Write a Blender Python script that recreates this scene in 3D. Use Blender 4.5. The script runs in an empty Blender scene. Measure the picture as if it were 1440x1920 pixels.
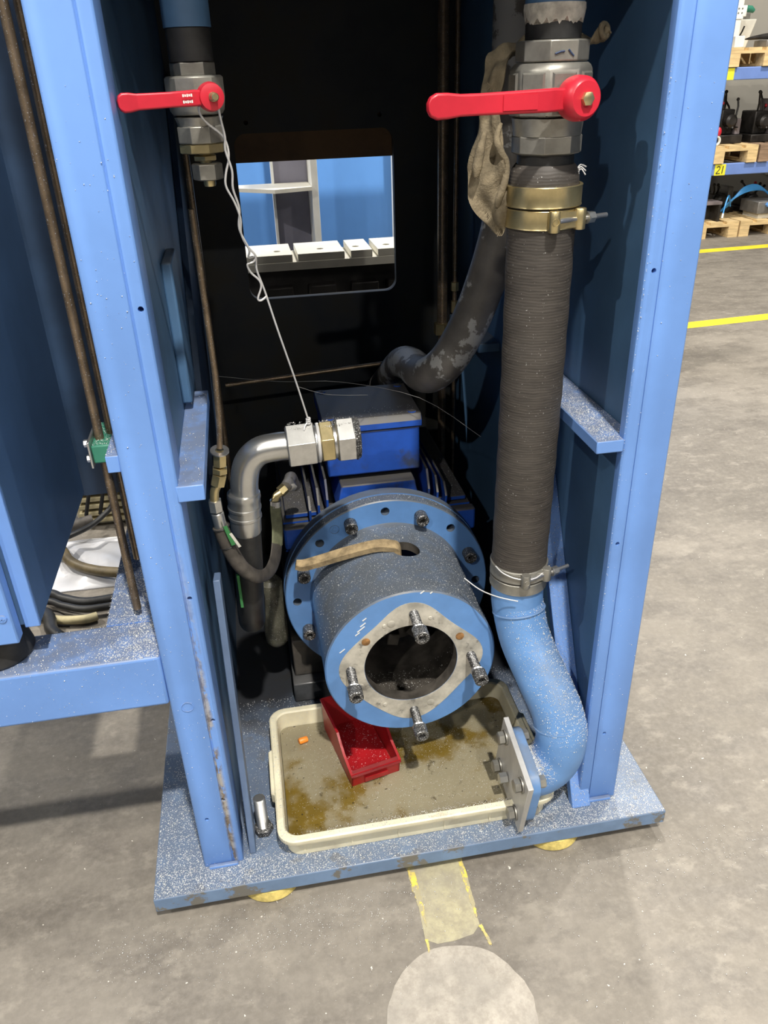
import bpy, bmesh, math, random
import numpy as np
from mathutils import Vector, Matrix
random.seed(7)
rng = np.random.default_rng(7)
SC = bpy.context.scene
COL = SC.collection
PI = math.pi

# ------------------------------------------------------------------ camera
def cam_axes(pitch, yaw, roll):
    cp, sp, cy, sy = math.cos(pitch), math.sin(pitch), math.cos(yaw), math.sin(yaw)
    fwd = Vector((sy*cp, cy*cp, -sp)); right = Vector((cy, -sy, 0)); up = right.cross(fwd)
    cr, sr = math.cos(roll), math.sin(roll)
    return cr*right + sr*up, -sr*right + cr*up, fwd
r_, u_, f_ = cam_axes(math.radians(29.0753), math.radians(9.1773), math.radians(-1.9767))
cd = bpy.data.cameras.new('camera'); cam = bpy.data.objects.new('camera', cd); COL.objects.link(cam)
cd.sensor_fit = 'HORIZONTAL'; cd.sensor_width = 36.0; cd.lens = 36.0*1486.2/1440.0
cd.clip_start = 0.02; cd.clip_end = 100
cam.matrix_world = Matrix(((r_.x, u_.x, -f_.x, 0), (r_.y, u_.y, -f_.y, 0), (r_.z, u_.z, -f_.z, 1.5), (0, 0, 0, 1)))
SC.camera = cam
# ------------------------------------------------------------------ world, lights, exposure
SC.view_settings.view_transform = 'Standard'
SC.view_settings.look = 'None'
SC.view_settings.gamma = 1.0
SC.view_settings.use_curve_mapping = False
SC.view_settings.exposure = 0.0
w = bpy.data.worlds.new('hall'); SC.world = w; w.use_nodes = True
w.node_tree.nodes['Background'].inputs[0].default_value = (0.93, 0.96, 1.0, 1)
w.node_tree.nodes['Background'].inputs[1].default_value = 0.05
def bay(x, y, z, power, size=0.2, col=(1.0, 0.95, 0.87)):
    l = bpy.data.lights.new('high_bay_lamp', 'AREA'); l.shape = 'DISK'; l.size = size; l.energy = power; l.color = col
    o = bpy.data.objects.new('high_bay_lamp', l); o.location = (x, y, z); COL.objects.link(o)   # shines straight down
bay(0.45, -1.55, 6.0, 520)
bay(-5.2, -0.9, 6.0, 290)
bay(5.8, -2.2, 6.0, 150)
bay(0.35, 1.28, 6.0, 120)
bay(-3.2, -5.0, 6.0, 300)
bay(0.8, -7.0, 6.0, 240)
bay(5.4, -7.0, 6.0, 210)
bay(-4.5, 4.2, 6.0, 420)
bay(1.2, 3.4, 5.0, 200)
bay(4.8, 5.0, 6.0, 380)

# ------------------------------------------------------------------ materials
def new_mat(name):
    m = bpy.data.materials.new(name); m.use_nodes = True
    nt = m.node_tree; b = nt.nodes['Principled BSDF']
    return m, nt, b
def N(nt, t, **kw):
    n = nt.nodes.new(t)
    for k, v in kw.items(): setattr(n, k, v)
    return n
def noise(nt, scale, detail=4, rough=0.6, coord='Object', stretch=None):
    tc = N(nt, 'ShaderNodeTexCoord'); n = N(nt, 'ShaderNodeTexNoise')
    n.inputs['Scale'].default_value = scale; n.inputs['Detail'].default_value = detail; n.inputs['Roughness'].default_value = rough
    if stretch:
        mp = N(nt, 'ShaderNodeMapping'); mp.inputs['Scale'].default_value = stretch
        nt.links.new(tc.outputs[coord], mp.inputs['Vector']); nt.links.new(mp.outputs[0], n.inputs['Vector'])
    else: nt.links.new(tc.outputs[coord], n.inputs['Vector'])
    return n.outputs['Fac']
def ramp(nt, sock, lo, hi, a=0.0, b=1.0):
    r = N(nt, 'ShaderNodeMapRange'); r.interpolation_type = 'SMOOTHSTEP'
    nt.links.new(sock, r.inputs[0])
    r.inputs[1].default_value = lo; r.inputs[2].default_value = hi; r.inputs[3].default_value = a; r.inputs[4].default_value = b
    return r.outputs[0]
def mul(nt, a, b):
    m = N(nt, 'ShaderNodeMath', operation='MULTIPLY')
    for i, s in enumerate((a, b)):
        if isinstance(s, (int, float)): m.inputs[i].default_value = s
        else: nt.links.new(s, m.inputs[i])
    return m.outputs[0]
def mix(nt, fac, a, b):
    m = N(nt, 'ShaderNodeMix', data_type='RGBA')
    if isinstance(fac, (int, float)): m.inputs['Factor'].default_value = fac
    else: nt.links.new(fac, m.inputs['Factor'])
    for k, s in (('A', a), ('B', b)):
        i = m.inputs[6 if k == 'A' else 7]
        if isinstance(s, tuple): i.default_value = (*s, 1) if len(s) == 3 else s
        else: nt.links.new(s, i)
    return m.outputs[2]
def bump(nt, b, sock, strength=0.2, dist=0.002):
    n = N(nt, 'ShaderNodeBump'); n.inputs['Strength'].default_value = strength; n.inputs['Distance'].default_value = dist
    nt.links.new(sock, n.inputs['Height']); nt.links.new(n.outputs[0], b.inputs['Normal'])
def srgb(h):
    def f(c): return c/12.92 if c <= 0.04045 else ((c+0.055)/1.055)**2.4
    return tuple(f(int(h[i:i+2], 16)/255) for i in (0, 2, 4))
def mat(name, col, rough=0.5, metal=0.0, var=0.12, vscale=9, dust=0.0, dcol=(0.13, 0.125, 0.12), bmp=0.0, bscale=120,
        dlo=0.25, dhi=0.9, dmin=0.45, worn=None, wscale=30, wthr=(0.6, 0.66), spec=0.5, stretch=None, speck=0.0):
    m, nt, b = new_mat(name)
    n1 = noise(nt, vscale, 5, 0.6, stretch=stretch)
    dark = tuple(c*(1-var*1.6) for c in col); lite = tuple(min(1, c*(1+var)) for c in col)
    c = mix(nt, ramp(nt, n1, 0.3, 0.7), dark, lite)
    if worn:
        n2 = noise(nt, wscale, 6, 0.65)
        c = mix(nt, ramp(nt, n2, *wthr), c, worn)
    if dust > 0:
        g = N(nt, 'ShaderNodeNewGeometry'); s = N(nt, 'ShaderNodeSeparateXYZ'); nt.links.new(g.outputs['Normal'], s.inputs[0])
        up = ramp(nt, s.outputs['Z'], dlo, dhi); n3 = noise(nt, 22, 5, 0.65)
        c = mix(nt, mul(nt, up, ramp(nt, n3, 0.25, 0.6, dmin*dust, dust)), c, dcol)
    if speck > 0:
        n4 = noise(nt, 420, 2, 0.5)
        c = mix(nt, ramp(nt, n4, 0.72-0.1*speck, 0.75-0.1*speck), c, (0.62, 0.62, 0.62))
    nt.links.new(c, b.inputs['Base Color'])
    b.inputs['Roughness'].default_value = rough; b.inputs['Metallic'].default_value = metal
    b.inputs['Specular IOR Level'].default_value = spec
    if bmp > 0: bump(nt, b, noise(nt, bscale, 3, 0.6, stretch=stretch), bmp, 0.002)
    return m
BLUE = (0.150, 0.305, 0.69)
M = {}
M['blue'] = mat('blue_machine_paint', BLUE, 0.42, var=0.06, vscale=4, dust=0.8, dcol=(0.15, 0.165, 0.20), bmp=0.06, bscale=40)
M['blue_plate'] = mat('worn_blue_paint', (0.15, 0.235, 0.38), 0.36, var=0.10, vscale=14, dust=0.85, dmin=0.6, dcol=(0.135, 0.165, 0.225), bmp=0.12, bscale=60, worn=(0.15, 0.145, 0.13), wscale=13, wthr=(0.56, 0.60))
M['blue_post'] = mat('blue_paint_chipped', BLUE, 0.42, var=0.06, vscale=4, bmp=0.06, bscale=40, worn=(0.20, 0.16, 0.11), wscale=24, wthr=(0.735, 0.76))
M['blue_shaded'] = mat('blue_shaded_paint', (0.055, 0.125, 0.235), 0.5, var=0.15, vscale=4, dust=0.6, bmp=0.08, bscale=50)  # frame blue again, with the interior shade put into the colour
M['blue_back'] = mat('shaded_back_paint', (0.016, 0.022, 0.030), 0.6, var=0.3, vscale=4, bmp=0.08, bscale=50, worn=(0.022, 0.020, 0.014), wscale=4, wthr=(0.4, 0.65))  # back wall blue, with its shadow put into the near-black colour
M['blue_housing'] = mat('blue_housing_paint', (0.115, 0.27, 0.58), 0.42, var=0.08, vscale=10, dust=1.0, dmin=0.85, dlo=-0.1, dhi=0.5, dcol=(0.105, 0.122, 0.145), bmp=0.08, bscale=60)
M['blue_pipe'] = mat('blue_pipe_paint', (0.125, 0.27, 0.55), 0.36, var=0.08, vscale=12, dust=0.75, dmin=0.3, dcol=(0.16, 0.185, 0.22), bmp=0.06)
M['blue_motor'] = mat('royal_blue_motor_paint', (0.014, 0.080, 0.43), 0.5, var=0.15, vscale=10, dust=1.0, dmin=0.95, dlo=0.1, dhi=0.6, dcol=(0.070, 0.066, 0.060), bmp=0.1, bscale=60, worn=(0.035, 0.05, 0.10), wscale=9, wthr=(0.52, 0.7))
M['blue_dark'] = mat('dark_navy_paint', (0.03, 0.06, 0.12), 0.5, var=0.25, vscale=4)
M['blue_cabinet'] = mat('cabinet_shaded_paint', (0.060, 0.125, 0.255), 0.42, var=0.15, vscale=2.2, bmp=0.03)  # cabinet blue darkened for the side that stands in the post's shade
M['blue_rack'] = mat('rack_blue_paint', (0.16, 0.26, 0.60), 0.5, var=0.05)
M['blue_far'] = mat('far_machine_blue', (0.125, 0.33, 0.75), 0.5, var=0.05, vscale=2)
M['inside'] = mat('oily_dark_inside', (0.065, 0.058, 0.050), 0.45, var=0.35, vscale=20)
M['grime'] = mat('oily_grey_paint', (0.06, 0.062, 0.065), 0.3, var=0.3, vscale=14, dust=0.4)
M['blue_rib'] = mat('greyish_blue_paint', (0.115, 0.17, 0.28), 0.4, var=0.1, vscale=9, bmp=0.08)
M['brown_hose'] = mat('old_brown_hose', (0.13, 0.10, 0.05), 0.5, var=0.3, vscale=20)
M['pot'] = mat('oily_olive_pot', (0.085, 0.083, 0.062), 0.45, var=0.3, vscale=30, speck=0.5)
M['bare'] = mat('bare_metal_face', (0.50, 0.475, 0.41), 0.5, metal=0.15, var=0.2, vscale=26, worn=(0.22, 0.21, 0.185), wscale=34, wthr=(0.58, 0.68), bmp=0.15, bscale=60)
M['rust'] = mat('rust', (0.30, 0.15, 0.05), 0.8, var=0.4, vscale=60)
M['zinc'] = mat('zinc_plated_steel', (0.62, 0.62, 0.60), 0.34, metal=0.9, var=0.1, vscale=30, dust=0.5, dcol=(0.42, 0.42, 0.40), speck=0.5)
M['zinc_smooth'] = mat('zinc_tube_steel', (0.60, 0.60, 0.58), 0.3, metal=0.92, var=0.06, vscale=14, dust=0.25, dcol=(0.4, 0.4, 0.39))
M['nickel'] = mat('dull_nickel_casting', (0.33, 0.32, 0.285), 0.42, metal=0.7, var=0.14, vscale=24, bmp=0.12, bscale=90)
M['brass'] = mat('yellow_zinc_steel', (0.60, 0.50, 0.27), 0.34, metal=0.9, var=0.12, vscale=25)
M['bronze'] = mat('bronze_brown_tube', (0.235, 0.175, 0.115), 0.36, metal=0.65, var=0.2, vscale=30, speck=0.6)
M['screw'] = mat('black_oxide_screw', (0.055, 0.054, 0.052), 0.45, metal=0.4, var=0.3, vscale=90, dust=0.5, dcol=(0.14, 0.14, 0.14), speck=1.3)
M['steel'] = mat('bright_steel', (0.55, 0.55, 0.55), 0.3, metal=0.9, var=0.12, vscale=40)
M['plate'] = mat('light_steel_plate', (0.52, 0.515, 0.50), 0.42, metal=0.35, var=0.12, vscale=14, stretch=(1, 1, 0.2))
M['red'] = mat('red_handle_plastic', (0.55, 0.020, 0.040), 0.38, var=0.08, vscale=14)
M['red_bin'] = mat('red_bin_plastic', (0.36, 0.010, 0.014), 0.36, var=0.15, vscale=12)
M['rubber'] = mat('black_rubber', (0.02, 0.02, 0.02), 0.5, var=0.25, vscale=40, bmp=0.1)
M['rubber_grey'] = mat('dusty_rubber', (0.075, 0.066, 0.056), 0.6, var=0.25, vscale=40, bmp=0.15)
M['hose_green'] = mat('old_green_hose', (0.16, 0.17, 0.10), 0.55, var=0.25, vscale=40)
M['burlap'] = mat('tan_burlap', (0.205, 0.168, 0.108), 0.95, var=0.25, vscale=30, bmp=0.8, bscale=260)
M['leather'] = mat('tan_felt_strip', (0.36, 0.27, 0.15), 0.9, var=0.3, vscale=40, bmp=0.4, bscale=200)
M['ivory'] = mat('ivory_tray_plastic', (0.76, 0.71, 0.52), 0.40, var=0.08, vscale=9, worn=(0.56, 0.50, 0.36), wscale=14, wthr=(0.55, 0.75), speck=0.7)
M['orange'] = mat('orange_plastic', (0.90, 0.27, 0.03), 0.4)
M['green'] = mat('green_clamp_plastic', (0.035, 0.20, 0.13), 0.5, var=0.15)
M['green_tag'] = mat('green_ribbon', (0.04, 0.20, 0.06), 0.7)
M['white'] = mat('white_paint', (0.78, 0.78, 0.74), 0.5, var=0.05)
M['wire'] = mat('bare_wire', (0.72, 0.72, 0.72), 0.4, metal=0.4, var=0.05)
M['offwhite'] = mat('offwhite_paint', (0.66, 0.64, 0.56), 0.5, var=0.06)
M['lavender'] = mat('grey_lavender_panel', (0.22, 0.215, 0.27), 0.5, var=0.15, vscale=3)
M['brown'] = mat('rusty_brown_steel', (0.12, 0.062, 0.022), 0.6, var=0.3, vscale=5)
M['greypipe'] = mat('grey_pipe_peeling', (0.12, 0.11, 0.10), 0.5, var=0.2, vscale=12, worn=(0.33, 0.33, 0.32), wscale=9, wthr=(0.53, 0.56))
M['yellowpad'] = mat('yellow_pad', (0.62, 0.50, 0.16), 0.8, var=0.25, vscale=40, bmp=0.4)
M['yellowline'] = mat('yellow_line_paint', (0.86, 0.66, 0.03), 0.6, var=0.08)
M['yellowlabel'] = mat('yellow_label', (0.86, 0.80, 0.05), 0.6, var=0.03)
M['ink'] = mat('black_ink', (0.02, 0.02, 0.025), 0.6)
M['blue_ink'] = mat('blue_marker', (0.03, 0.06, 0.14), 0.6)
M['wood'] = mat('pale_pallet_wood', (0.72, 0.53, 0.27), 0.75, var=0.15, vscale=6, stretch=(1, 6, 6))
M['wood_dark'] = mat('weathered_pallet_wood', (0.30, 0.20, 0.13), 0.8, var=0.2, vscale=6, stretch=(1, 6, 6))
M['black_part'] = mat('black_machine_part', (0.03, 0.027, 0.025), 0.45, metal=0.3, var=0.4, vscale=8)
M['grey_part'] = mat('grey_machine_part', (0.22, 0.21, 0.20), 0.45, metal=0.4, var=0.2, vscale=8)
M['pinkgrey'] = mat('pinkish_grey_casting', (0.20, 0.17, 0.175), 0.5, var=0.2)
M['wall'] = mat('hall_wall_paint', (0.40, 0.38, 0.33), 0.8, var=0.06, vscale=0.8)
M['blue_tube'] = mat('sky_blue_air_hose', (0.06, 0.34, 0.80), 0.4)
M['beige'] = mat('beige_plastic', (0.58, 0.53, 0.38), 0.6, var=0.15, vscale=20)
M['cream'] = mat('cream_cable', (0.52, 0.45, 0.26), 0.6, var=0.2, vscale=20)
M['sheet'] = mat('white_plastic_sheet', (0.68, 0.68, 0.70), 0.3, var=0.06, vscale=8)
M['chip'] = mat('aluminium_chip', (0.88, 0.88, 0.86), 0.35, metal=0.35, var=0.05)
M['crust'] = mat('grey_sealant', (0.42, 0.40, 0.35), 0.85, var=0.2, vscale=60, bmp=0.5)
M['cob'] = mat('cobweb_thread', (0.22, 0.22, 0.22), 0.8)

def mat_worn_post():
    m = mat('blue_paint_worn_groove', BLUE, 0.42, var=0.06, vscale=4, bmp=0.06, bscale=40)
    nt = m.node_tree; b = nt.nodes['Principled BSDF']; old = b.inputs['Base Color'].links[0].from_socket
    tc = N(nt, 'ShaderNodeTexCoord'); sp = N(nt, 'ShaderNodeSeparateXYZ'); nt.links.new(tc.outputs['Object'], sp.inputs[0])
    a = ramp(nt, sp.outputs['X'], -.3945, -.389); a2 = ramp(nt, sp.outputs['X'], -.386, -.376, 1, 0)
    zz = ramp(nt, sp.outputs['Z'], .30, .95, 1.0, 0.0); n = noise(nt, 34, 6, 0.7, stretch=(2.2, 2.2, .6))
    k = mul(nt, mul(nt, mul(nt, a, a2), zz), ramp(nt, n, 0.44, 0.5))
    n2 = noise(nt, 60, 4, .6)
    nt.links.new(mix(nt, k, old, mix(nt, ramp(nt, n2, .4, .6), (0.17, 0.13, 0.085), (0.38, 0.36, 0.33))), b.inputs['Base Color'])
    return m
M['blue_post_worn'] = mat_worn_post()
def shade_base_rear():  # paints deep shade into the plate colour towards its rear
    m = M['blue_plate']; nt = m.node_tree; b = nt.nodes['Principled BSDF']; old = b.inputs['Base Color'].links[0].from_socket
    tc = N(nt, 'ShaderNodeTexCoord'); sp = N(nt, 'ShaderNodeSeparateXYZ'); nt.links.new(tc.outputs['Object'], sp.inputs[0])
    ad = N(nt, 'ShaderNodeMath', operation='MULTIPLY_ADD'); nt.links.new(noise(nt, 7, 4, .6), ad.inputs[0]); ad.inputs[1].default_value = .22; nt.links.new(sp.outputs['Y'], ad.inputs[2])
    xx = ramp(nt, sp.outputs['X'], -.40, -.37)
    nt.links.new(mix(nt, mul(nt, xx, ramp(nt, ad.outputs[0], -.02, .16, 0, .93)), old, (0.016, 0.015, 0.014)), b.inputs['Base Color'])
shade_base_rear()
def mat_hose():
    m, nt, b = new_mat('fabric_wrapped_hose')
    n = noise(nt, 30, 5, 0.65, stretch=(1, 1, 9)); n2 = noise(nt, 7, 4, 0.6)
    c = mix(nt, ramp(nt, n, 0.25, 0.75), (0.028, 0.024, 0.021), (0.066, 0.057, 0.049))
    c = mix(nt, ramp(nt, n2, 0.35, 0.7, 0, 0.5), c, (0.062, 0.055, 0.048))
    n3 = noise(nt, 330, 2, 0.5); c = mix(nt, ramp(nt, n3, 0.715, 0.74), c, (0.4, 0.4, 0.39))
    nt.links.new(c, b.inputs['Base Color']); b.inputs['Roughness'].default_value = 0.62
    wv = N(nt, 'ShaderNodeTexWave', wave_type='BANDS', bands_direction='Z'); tc = N(nt, 'ShaderNodeTexCoord')
    nt.links.new(tc.outputs['Object'], wv.inputs['Vector']); wv.inputs['Scale'].default_value = 65; wv.inputs['Distortion'].default_value = 2.5; wv.inputs['Detail'].default_value = 2
    bump(nt, b, wv.outputs['Fac'], 0.14, 0.002)
    return m
M['hose'] = mat_hose()
def mat_floor():
    m, nt, b = new_mat('worn_concrete_floor')
    a = noise(nt, 1.3, 7, 0.68); c2 = noise(nt, 4.5, 7, 0.72, stretch=(1, 1.6, 1)); f = noise(nt, 60, 4, 0.7); d = noise(nt, 13, 6, 0.72, stretch=(1, 1.5, 1))
    c = mix(nt, ramp(nt, a, 0.3, 0.68), (0.148, 0.132, 0.110), (0.232, 0.209, 0.176))
    c = mix(nt, ramp(nt, c2, 0.36, 0.56, 0.75, 0.0), c, (0.125, 0.111, 0.094))
    c = mix(nt, ramp(nt, d, 0.50, 0.68, 0.0, 0.55), c, (0.30, 0.272, 0.228))
    c = mix(nt, ramp(nt, f, 0.35, 0.7, 0.0, 0.22), c, (0.34, 0.312, 0.266))
    s = noise(nt, 95, 2, 0.5); c = mix(nt, ramp(nt, s, 0.73, 0.75), c, (0.60, 0.57, 0.51))
    for sc_, st_, th in ((26, (1, 3.2, 1), .72), (19, (4, 1, 1), .725), (9, (1, 5, 1), .72)):
        s2 = noise(nt, sc_, 4, 0.65, stretch=st_); c = mix(nt, ramp(nt, s2, th, th+.03, 0, 0.6), c, (0.42, 0.385, 0.33))
    nt.links.new(c, b.inputs['Base Color'])
    nt.links.new(ramp(nt, c2, 0.3, 0.7, 0.5, 0.72), b.inputs['Roughness'])
    bump(nt, b, f, 0.12, 0.002)
    return m
M['floor'] = mat_floor()
def mat_cleanpatch(name, c1, c2, worn=None):
    m, nt, b = new_mat(name)
    n = noise(nt, 30, 6, 0.75); n2 = noise(nt, 9, 5, 0.6)
    c = mix(nt, ramp(nt, n, 0.35, 0.65), c1, c2)
    c = mix(nt, ramp(nt, n2, 0.42, 0.68, 0, 0.6), c, (0.27, 0.25, 0.22))
    if worn: c = mix(nt, ramp(nt, n, 0.47, 0.56), worn, c)
    nt.links.new(c, b.inputs['Base Color']); b.inputs['Roughness'].default_value = 0.75
    return m
M['patch'] = mat_cleanpatch('scraped_concrete', (0.30, 0.272, 0.232), (0.43, 0.395, 0.34))
M['patch_yellow'] = mat_cleanpatch('yellowish_scraped_concrete', (0.30, 0.27, 0.19), (0.42, 0.385, 0.25))
M['worn_yellow'] = mat_cleanpatch('worn_yellow_paint', (0.70, 0.52, 0.05), (0.78, 0.62, 0.10), worn=(0.36, 0.32, 0.2))
def mat_oil():
    m, nt, b = new_mat('oily_water')
    a = noise(nt, 5.5, 5, 0.6); g = noise(nt, 60, 4, 0.7); d = noise(nt, 24, 6, 0.7)
    c = mix(nt, ramp(nt, a, 0.40, 0.52), (0.15, 0.10, 0.018), (0.245, 0.215, 0.14))
    c = mix(nt, ramp(nt, d, 0.60, 0.68, 0, 0.8), c, (0.045, 0.033, 0.012))
    k2 = noise(nt, 130, 2, 0.5); c = mix(nt, ramp(nt, k2, 0.70, 0.73), c, (0.02, 0.016, 0.01))
    c = mix(nt, ramp(nt, g, 0.52, 0.75, 0, 0.35), c, (0.36, 0.33, 0.23))
    nt.links.new(c, b.inputs['Base Color'])
    nt.links.new(ramp(nt, a, 0.40, 0.52, 0.12, 0.45), b.inputs['Roughness'])
    bump(nt, b, g, 0.1, 0.001)
    return m
M['oil'] = mat_oil()

# ------------------------------------------------------------------ mesh helpers
class MB:
    def __init__(s): s.v = []; s.f = []
    def add(s, vs, fs):
        o = len(s.v); s.v += [tuple(p) for p in vs]; s.f += [tuple(i+o for i in f) for f in fs]; return s
    def box(s, x0, x1, y0, y1, z0, z1):
        return s.add([(x, y, z) for z in (z0, z1) for y in (y0, y1) for x in (x0, x1)],
                     [(0, 2, 3, 1), (4, 5, 7, 6), (0, 1, 5, 4), (2, 6, 7, 3), (0, 4, 6, 2), (1, 3, 7, 5)])
    def obox(s, c, ex, ey, ez):      # oriented box, half extents as vectors
        c, ex, ey, ez = map(Vector, (c, ex, ey, ez))
        return s.add([c+a*ex+b*ey+d*ez for d in (-1, 1) for b in (-1, 1) for a in (-1, 1)],
                     [(0, 2, 3, 1), (4, 5, 7, 6), (0, 1, 5, 4), (2, 6, 7, 3), (0, 4, 6, 2), (1, 3, 7, 5)])
    def prism(s, loop, d):           # loop of 3d points extruded by vector d
        n = len(loop); d = Vector(d); L = [Vector(p) for p in loop]
        vs = L + [p+d for p in L]
        return s.add(vs, [tuple(range(n-1, -1, -1)), tuple(range(n, 2*n))] + [(i, (i+1) % n, n+(i+1) % n, n+i) for i in range(n)])
    def loft(s, loops, cap0=True, cap1=True, closed=False):
        n = len(loops[0]); vs = [p for l in loops for p in l]; fs = []; k = len(loops)
        for a in range(k if closed else k-1):
            b = (a+1) % k
            for i in range(n): fs.append((a*n+i, a*n+(i+1) % n, b*n+(i+1) % n, b*n+i))
        if not closed:
            if cap0: fs.append(tuple(range(n-1, -1, -1)))
            if cap1: fs.append(tuple((k-1)*n+i for i in range(n)))
        return s.add(vs, fs)
    def lathe(s, prof, o, ax, n=32, closed=False, hexin=None, phase=0.0, squash=1.0):
        # prof: list of (r, t) along axis; hexin: set of ring ids drawn as hexagons
        o = Vector(o); ax = Vector(ax).normalized(); u, w_ = frame(ax); loops = []
        for k, (r, t) in enumerate(prof):
            L = []
            for i in range(n):
                a = 2*PI*i/n + phase; rr = r
                if hexin and k in hexin:
                    aa = (a % (PI/3)) - PI/6; rr = r*math.cos(PI/6)/math.cos(aa)
                L.append(o + ax*t + u*rr*math.cos(a) + w_*rr*math.sin(a)*squash)
            loops.append(L)
        return s.loft(loops, closed=closed)
    def cyl(s, p0, p1, r, r1=None, n=24):
        p0, p1 = Vector(p0), Vector(p1); d = p1-p0
        return s.lathe([(r, 0), (r if r1 is None else r1, d.length)], p0, d, n)
    def hexa(s, p0, p1, r, phase=0.0, n=6, ch=0.12):
        p0, p1 = Vector(p0), Vector(p1); d = p1-p0; L = d.length; c = min(r*ch, L*0.3)
        return s.lathe([(r-c, 0), (r, c*0.6), (r, L-c*0.6), (r-c, L)], p0, d, n, phase=phase)
    def tube(s, pts, r, n=16, smooth=0, closed=False):
        P = [Vector(p) for p in pts]; R = list(r) if isinstance(r, (list, tuple)) else [r]*len(P)
        if smooth: P, R = catmull(P, R, smooth)
        T = []
        for i in range(len(P)):
            a = P[max(0, i-1)]; b = P[min(len(P)-1, i+1)]; T.append((b-a).normalized())
        u, w_ = frame(T[0]); loops = []
        for i, p in enumerate(P):
            u = (u - T[i]*u.dot(T[i])).normalized(); w_ = T[i].cross(u)
            loops.append([p + u*R[i]*math.cos(2*PI*k/n) + w_*R[i]*math.sin(2*PI*k/n) for k in range(n)])
        return s.loft(loops)
    def torus(s, c, ax, R, r, n=40, m=8):
        prof = [(R+r*math.cos(2*PI*k/m), r*math.sin(2*PI*k/m)) for k in range(m)]
        return s.lathe(prof, c, ax, n, closed=True)
    def sphere(s, c, r, n=12, m=8, sc=(1, 1, 1)):
        c = Vector(c); vs = []; 
        prof = [(max(1e-5, r*math.sin(PI*k/m)), -r*math.cos(PI*k/m)) for k in range(m+1)]
        loops = [[c+Vector((q*math.cos(2*PI*i/n)*sc[0], q*math.sin(2*PI*i/n)*sc[1], t*sc[2])) for i in range(n)] for q, t in prof]
        return s.loft(loops)
def frame(ax):
    ax = Vector(ax).normalized()
    t = Vector((0, 0, 1)) if abs(ax.z) < 0.9 else Vector((1, 0, 0))
    u = t.cross(ax).normalized(); return u, ax.cross(u)
def catmull(P, R, k):
    Q = []; S = []
    for i in range(len(P)-1):
        p0 = P[max(0, i-1)]; p1 = P[i]; p2 = P[i+1]; p3 = P[min(len(P)-1, i+2)]
        for j in range(k):
            t = j/k
            Q.append(0.5*((2*p1)+(p2-p0)*t+(2*p0-5*p1+4*p2-p3)*t*t+(3*p1-p0-3*p2+p3)*t**3)); S.append(R[i]+(R[i+1]-R[i])*t)
    Q.append(P[-1]); S.append(R[-1]); return Q, S
def rrect(cx, cy, hx, hy, r, z, n=6):
    L = []
    for sx, sy, a0 in ((1, 1, 0), (-1, 1, PI/2), (-1, -1, PI), (1, -1, 1.5*PI)):
        for i in range(n+1):
            a = a0+PI/2*i/n; L.append(Vector((cx+sx*(hx-r)+r*math.cos(a), cy+sy*(hy-r)+r*math.sin(a), z)))
    return L
def tag(o, label=None, cat=None, group=None, kind=None):
    if label: o['label'] = label
    if cat: o['category'] = cat
    if group: o['group'] = group
    if kind: o['kind'] = kind
    return o
def thing(name, label, cat, loc, group=None):
    o = bpy.data.objects.new(name, None); o.location = loc; o.empty_display_size = 0.05; COL.objects.link(o)
    return tag(o, label, cat, group)
def root_loc(p):
    L = Vector((0, 0, 0))
    while p is not None: L = L + Vector(p.location); p = p.parent
    return L
def build(mb, name, m, parent=None, label=None, bevel=0.0, ang=35, kind=None, loc=None, seg=2):
    me = bpy.data.meshes.new(name)
    off = root_loc(parent) if parent is not None else Vector(loc or (0, 0, 0))
    me.from_pydata([(p[0]-off.x, p[1]-off.y, p[2]-off.z) for p in mb.v], [], mb.f)
    bm = bmesh.new(); bm.from_mesh(me); bmesh.ops.recalc_face_normals(bm, faces=bm.faces); bm.to_mesh(me); bm.free()
    me.polygons.foreach_set('use_smooth', [True]*len(me.polygons)); me.set_sharp_from_angle(angle=math.radians(ang))
    me.materials.append(M[m]); me.update()
    o = bpy.data.objects.new(name, me); COL.objects.link(o)
    if parent is not None: o.parent = parent
    else: o.location = off
    if label: o['label'] = label
    if kind: o['kind'] = kind
    if bevel > 0:
        b = o.modifiers.new('bevel', 'BEVEL'); b.width = bevel; b.segments = seg; b.limit_method = 'ANGLE'; b.angle_limit = math.radians(40)
        b.harden_normals = False
    return o
def copy_part(src, parent, delta=None, mtx=None):
    c = src.copy(); COL.objects.link(c); c.parent = parent
    if mtx is not None: c.matrix_basis = mtx
    elif delta is not None: c.location = Vector(src.location)+Vector(delta)
    return c
def cut(o, cutter_mb):               # real holes: boolean, then keep the resulting mesh
    me = bpy.data.meshes.new('cutter'); off = root_loc(o)
    me.from_pydata([tuple(Vector(p)-off) for p in cutter_mb.v], [], cutter_mb.f)
    bm = bmesh.new(); bm.from_mesh(me); bmesh.ops.recalc_face_normals(bm, faces=bm.faces); bm.to_mesh(me); bm.free()
    c = bpy.data.objects.new('cutter', me); COL.objects.link(c)
    c.location = off
    md = o.modifiers.new('cut', 'BOOLEAN'); md.operation = 'DIFFERENCE'; md.solver = 'EXACT'; md.object = c
    bpy.context.view_layer.update()
    dg = bpy.context.evaluated_depsgraph_get(); ev = o.evaluated_get(dg)
    nm = bpy.data.meshes.new_from_object(ev, preserve_all_data_layers=True, depsgraph=dg)
    o.modifiers.clear(); old = o.data; o.data = nm
    nm.polygons.foreach_set('use_smooth', [True]*len(nm.polygons)); nm.set_sharp_from_angle(angle=math.radians(35))
    bpy.data.objects.remove(c); bpy.data.meshes.remove(me)
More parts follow.
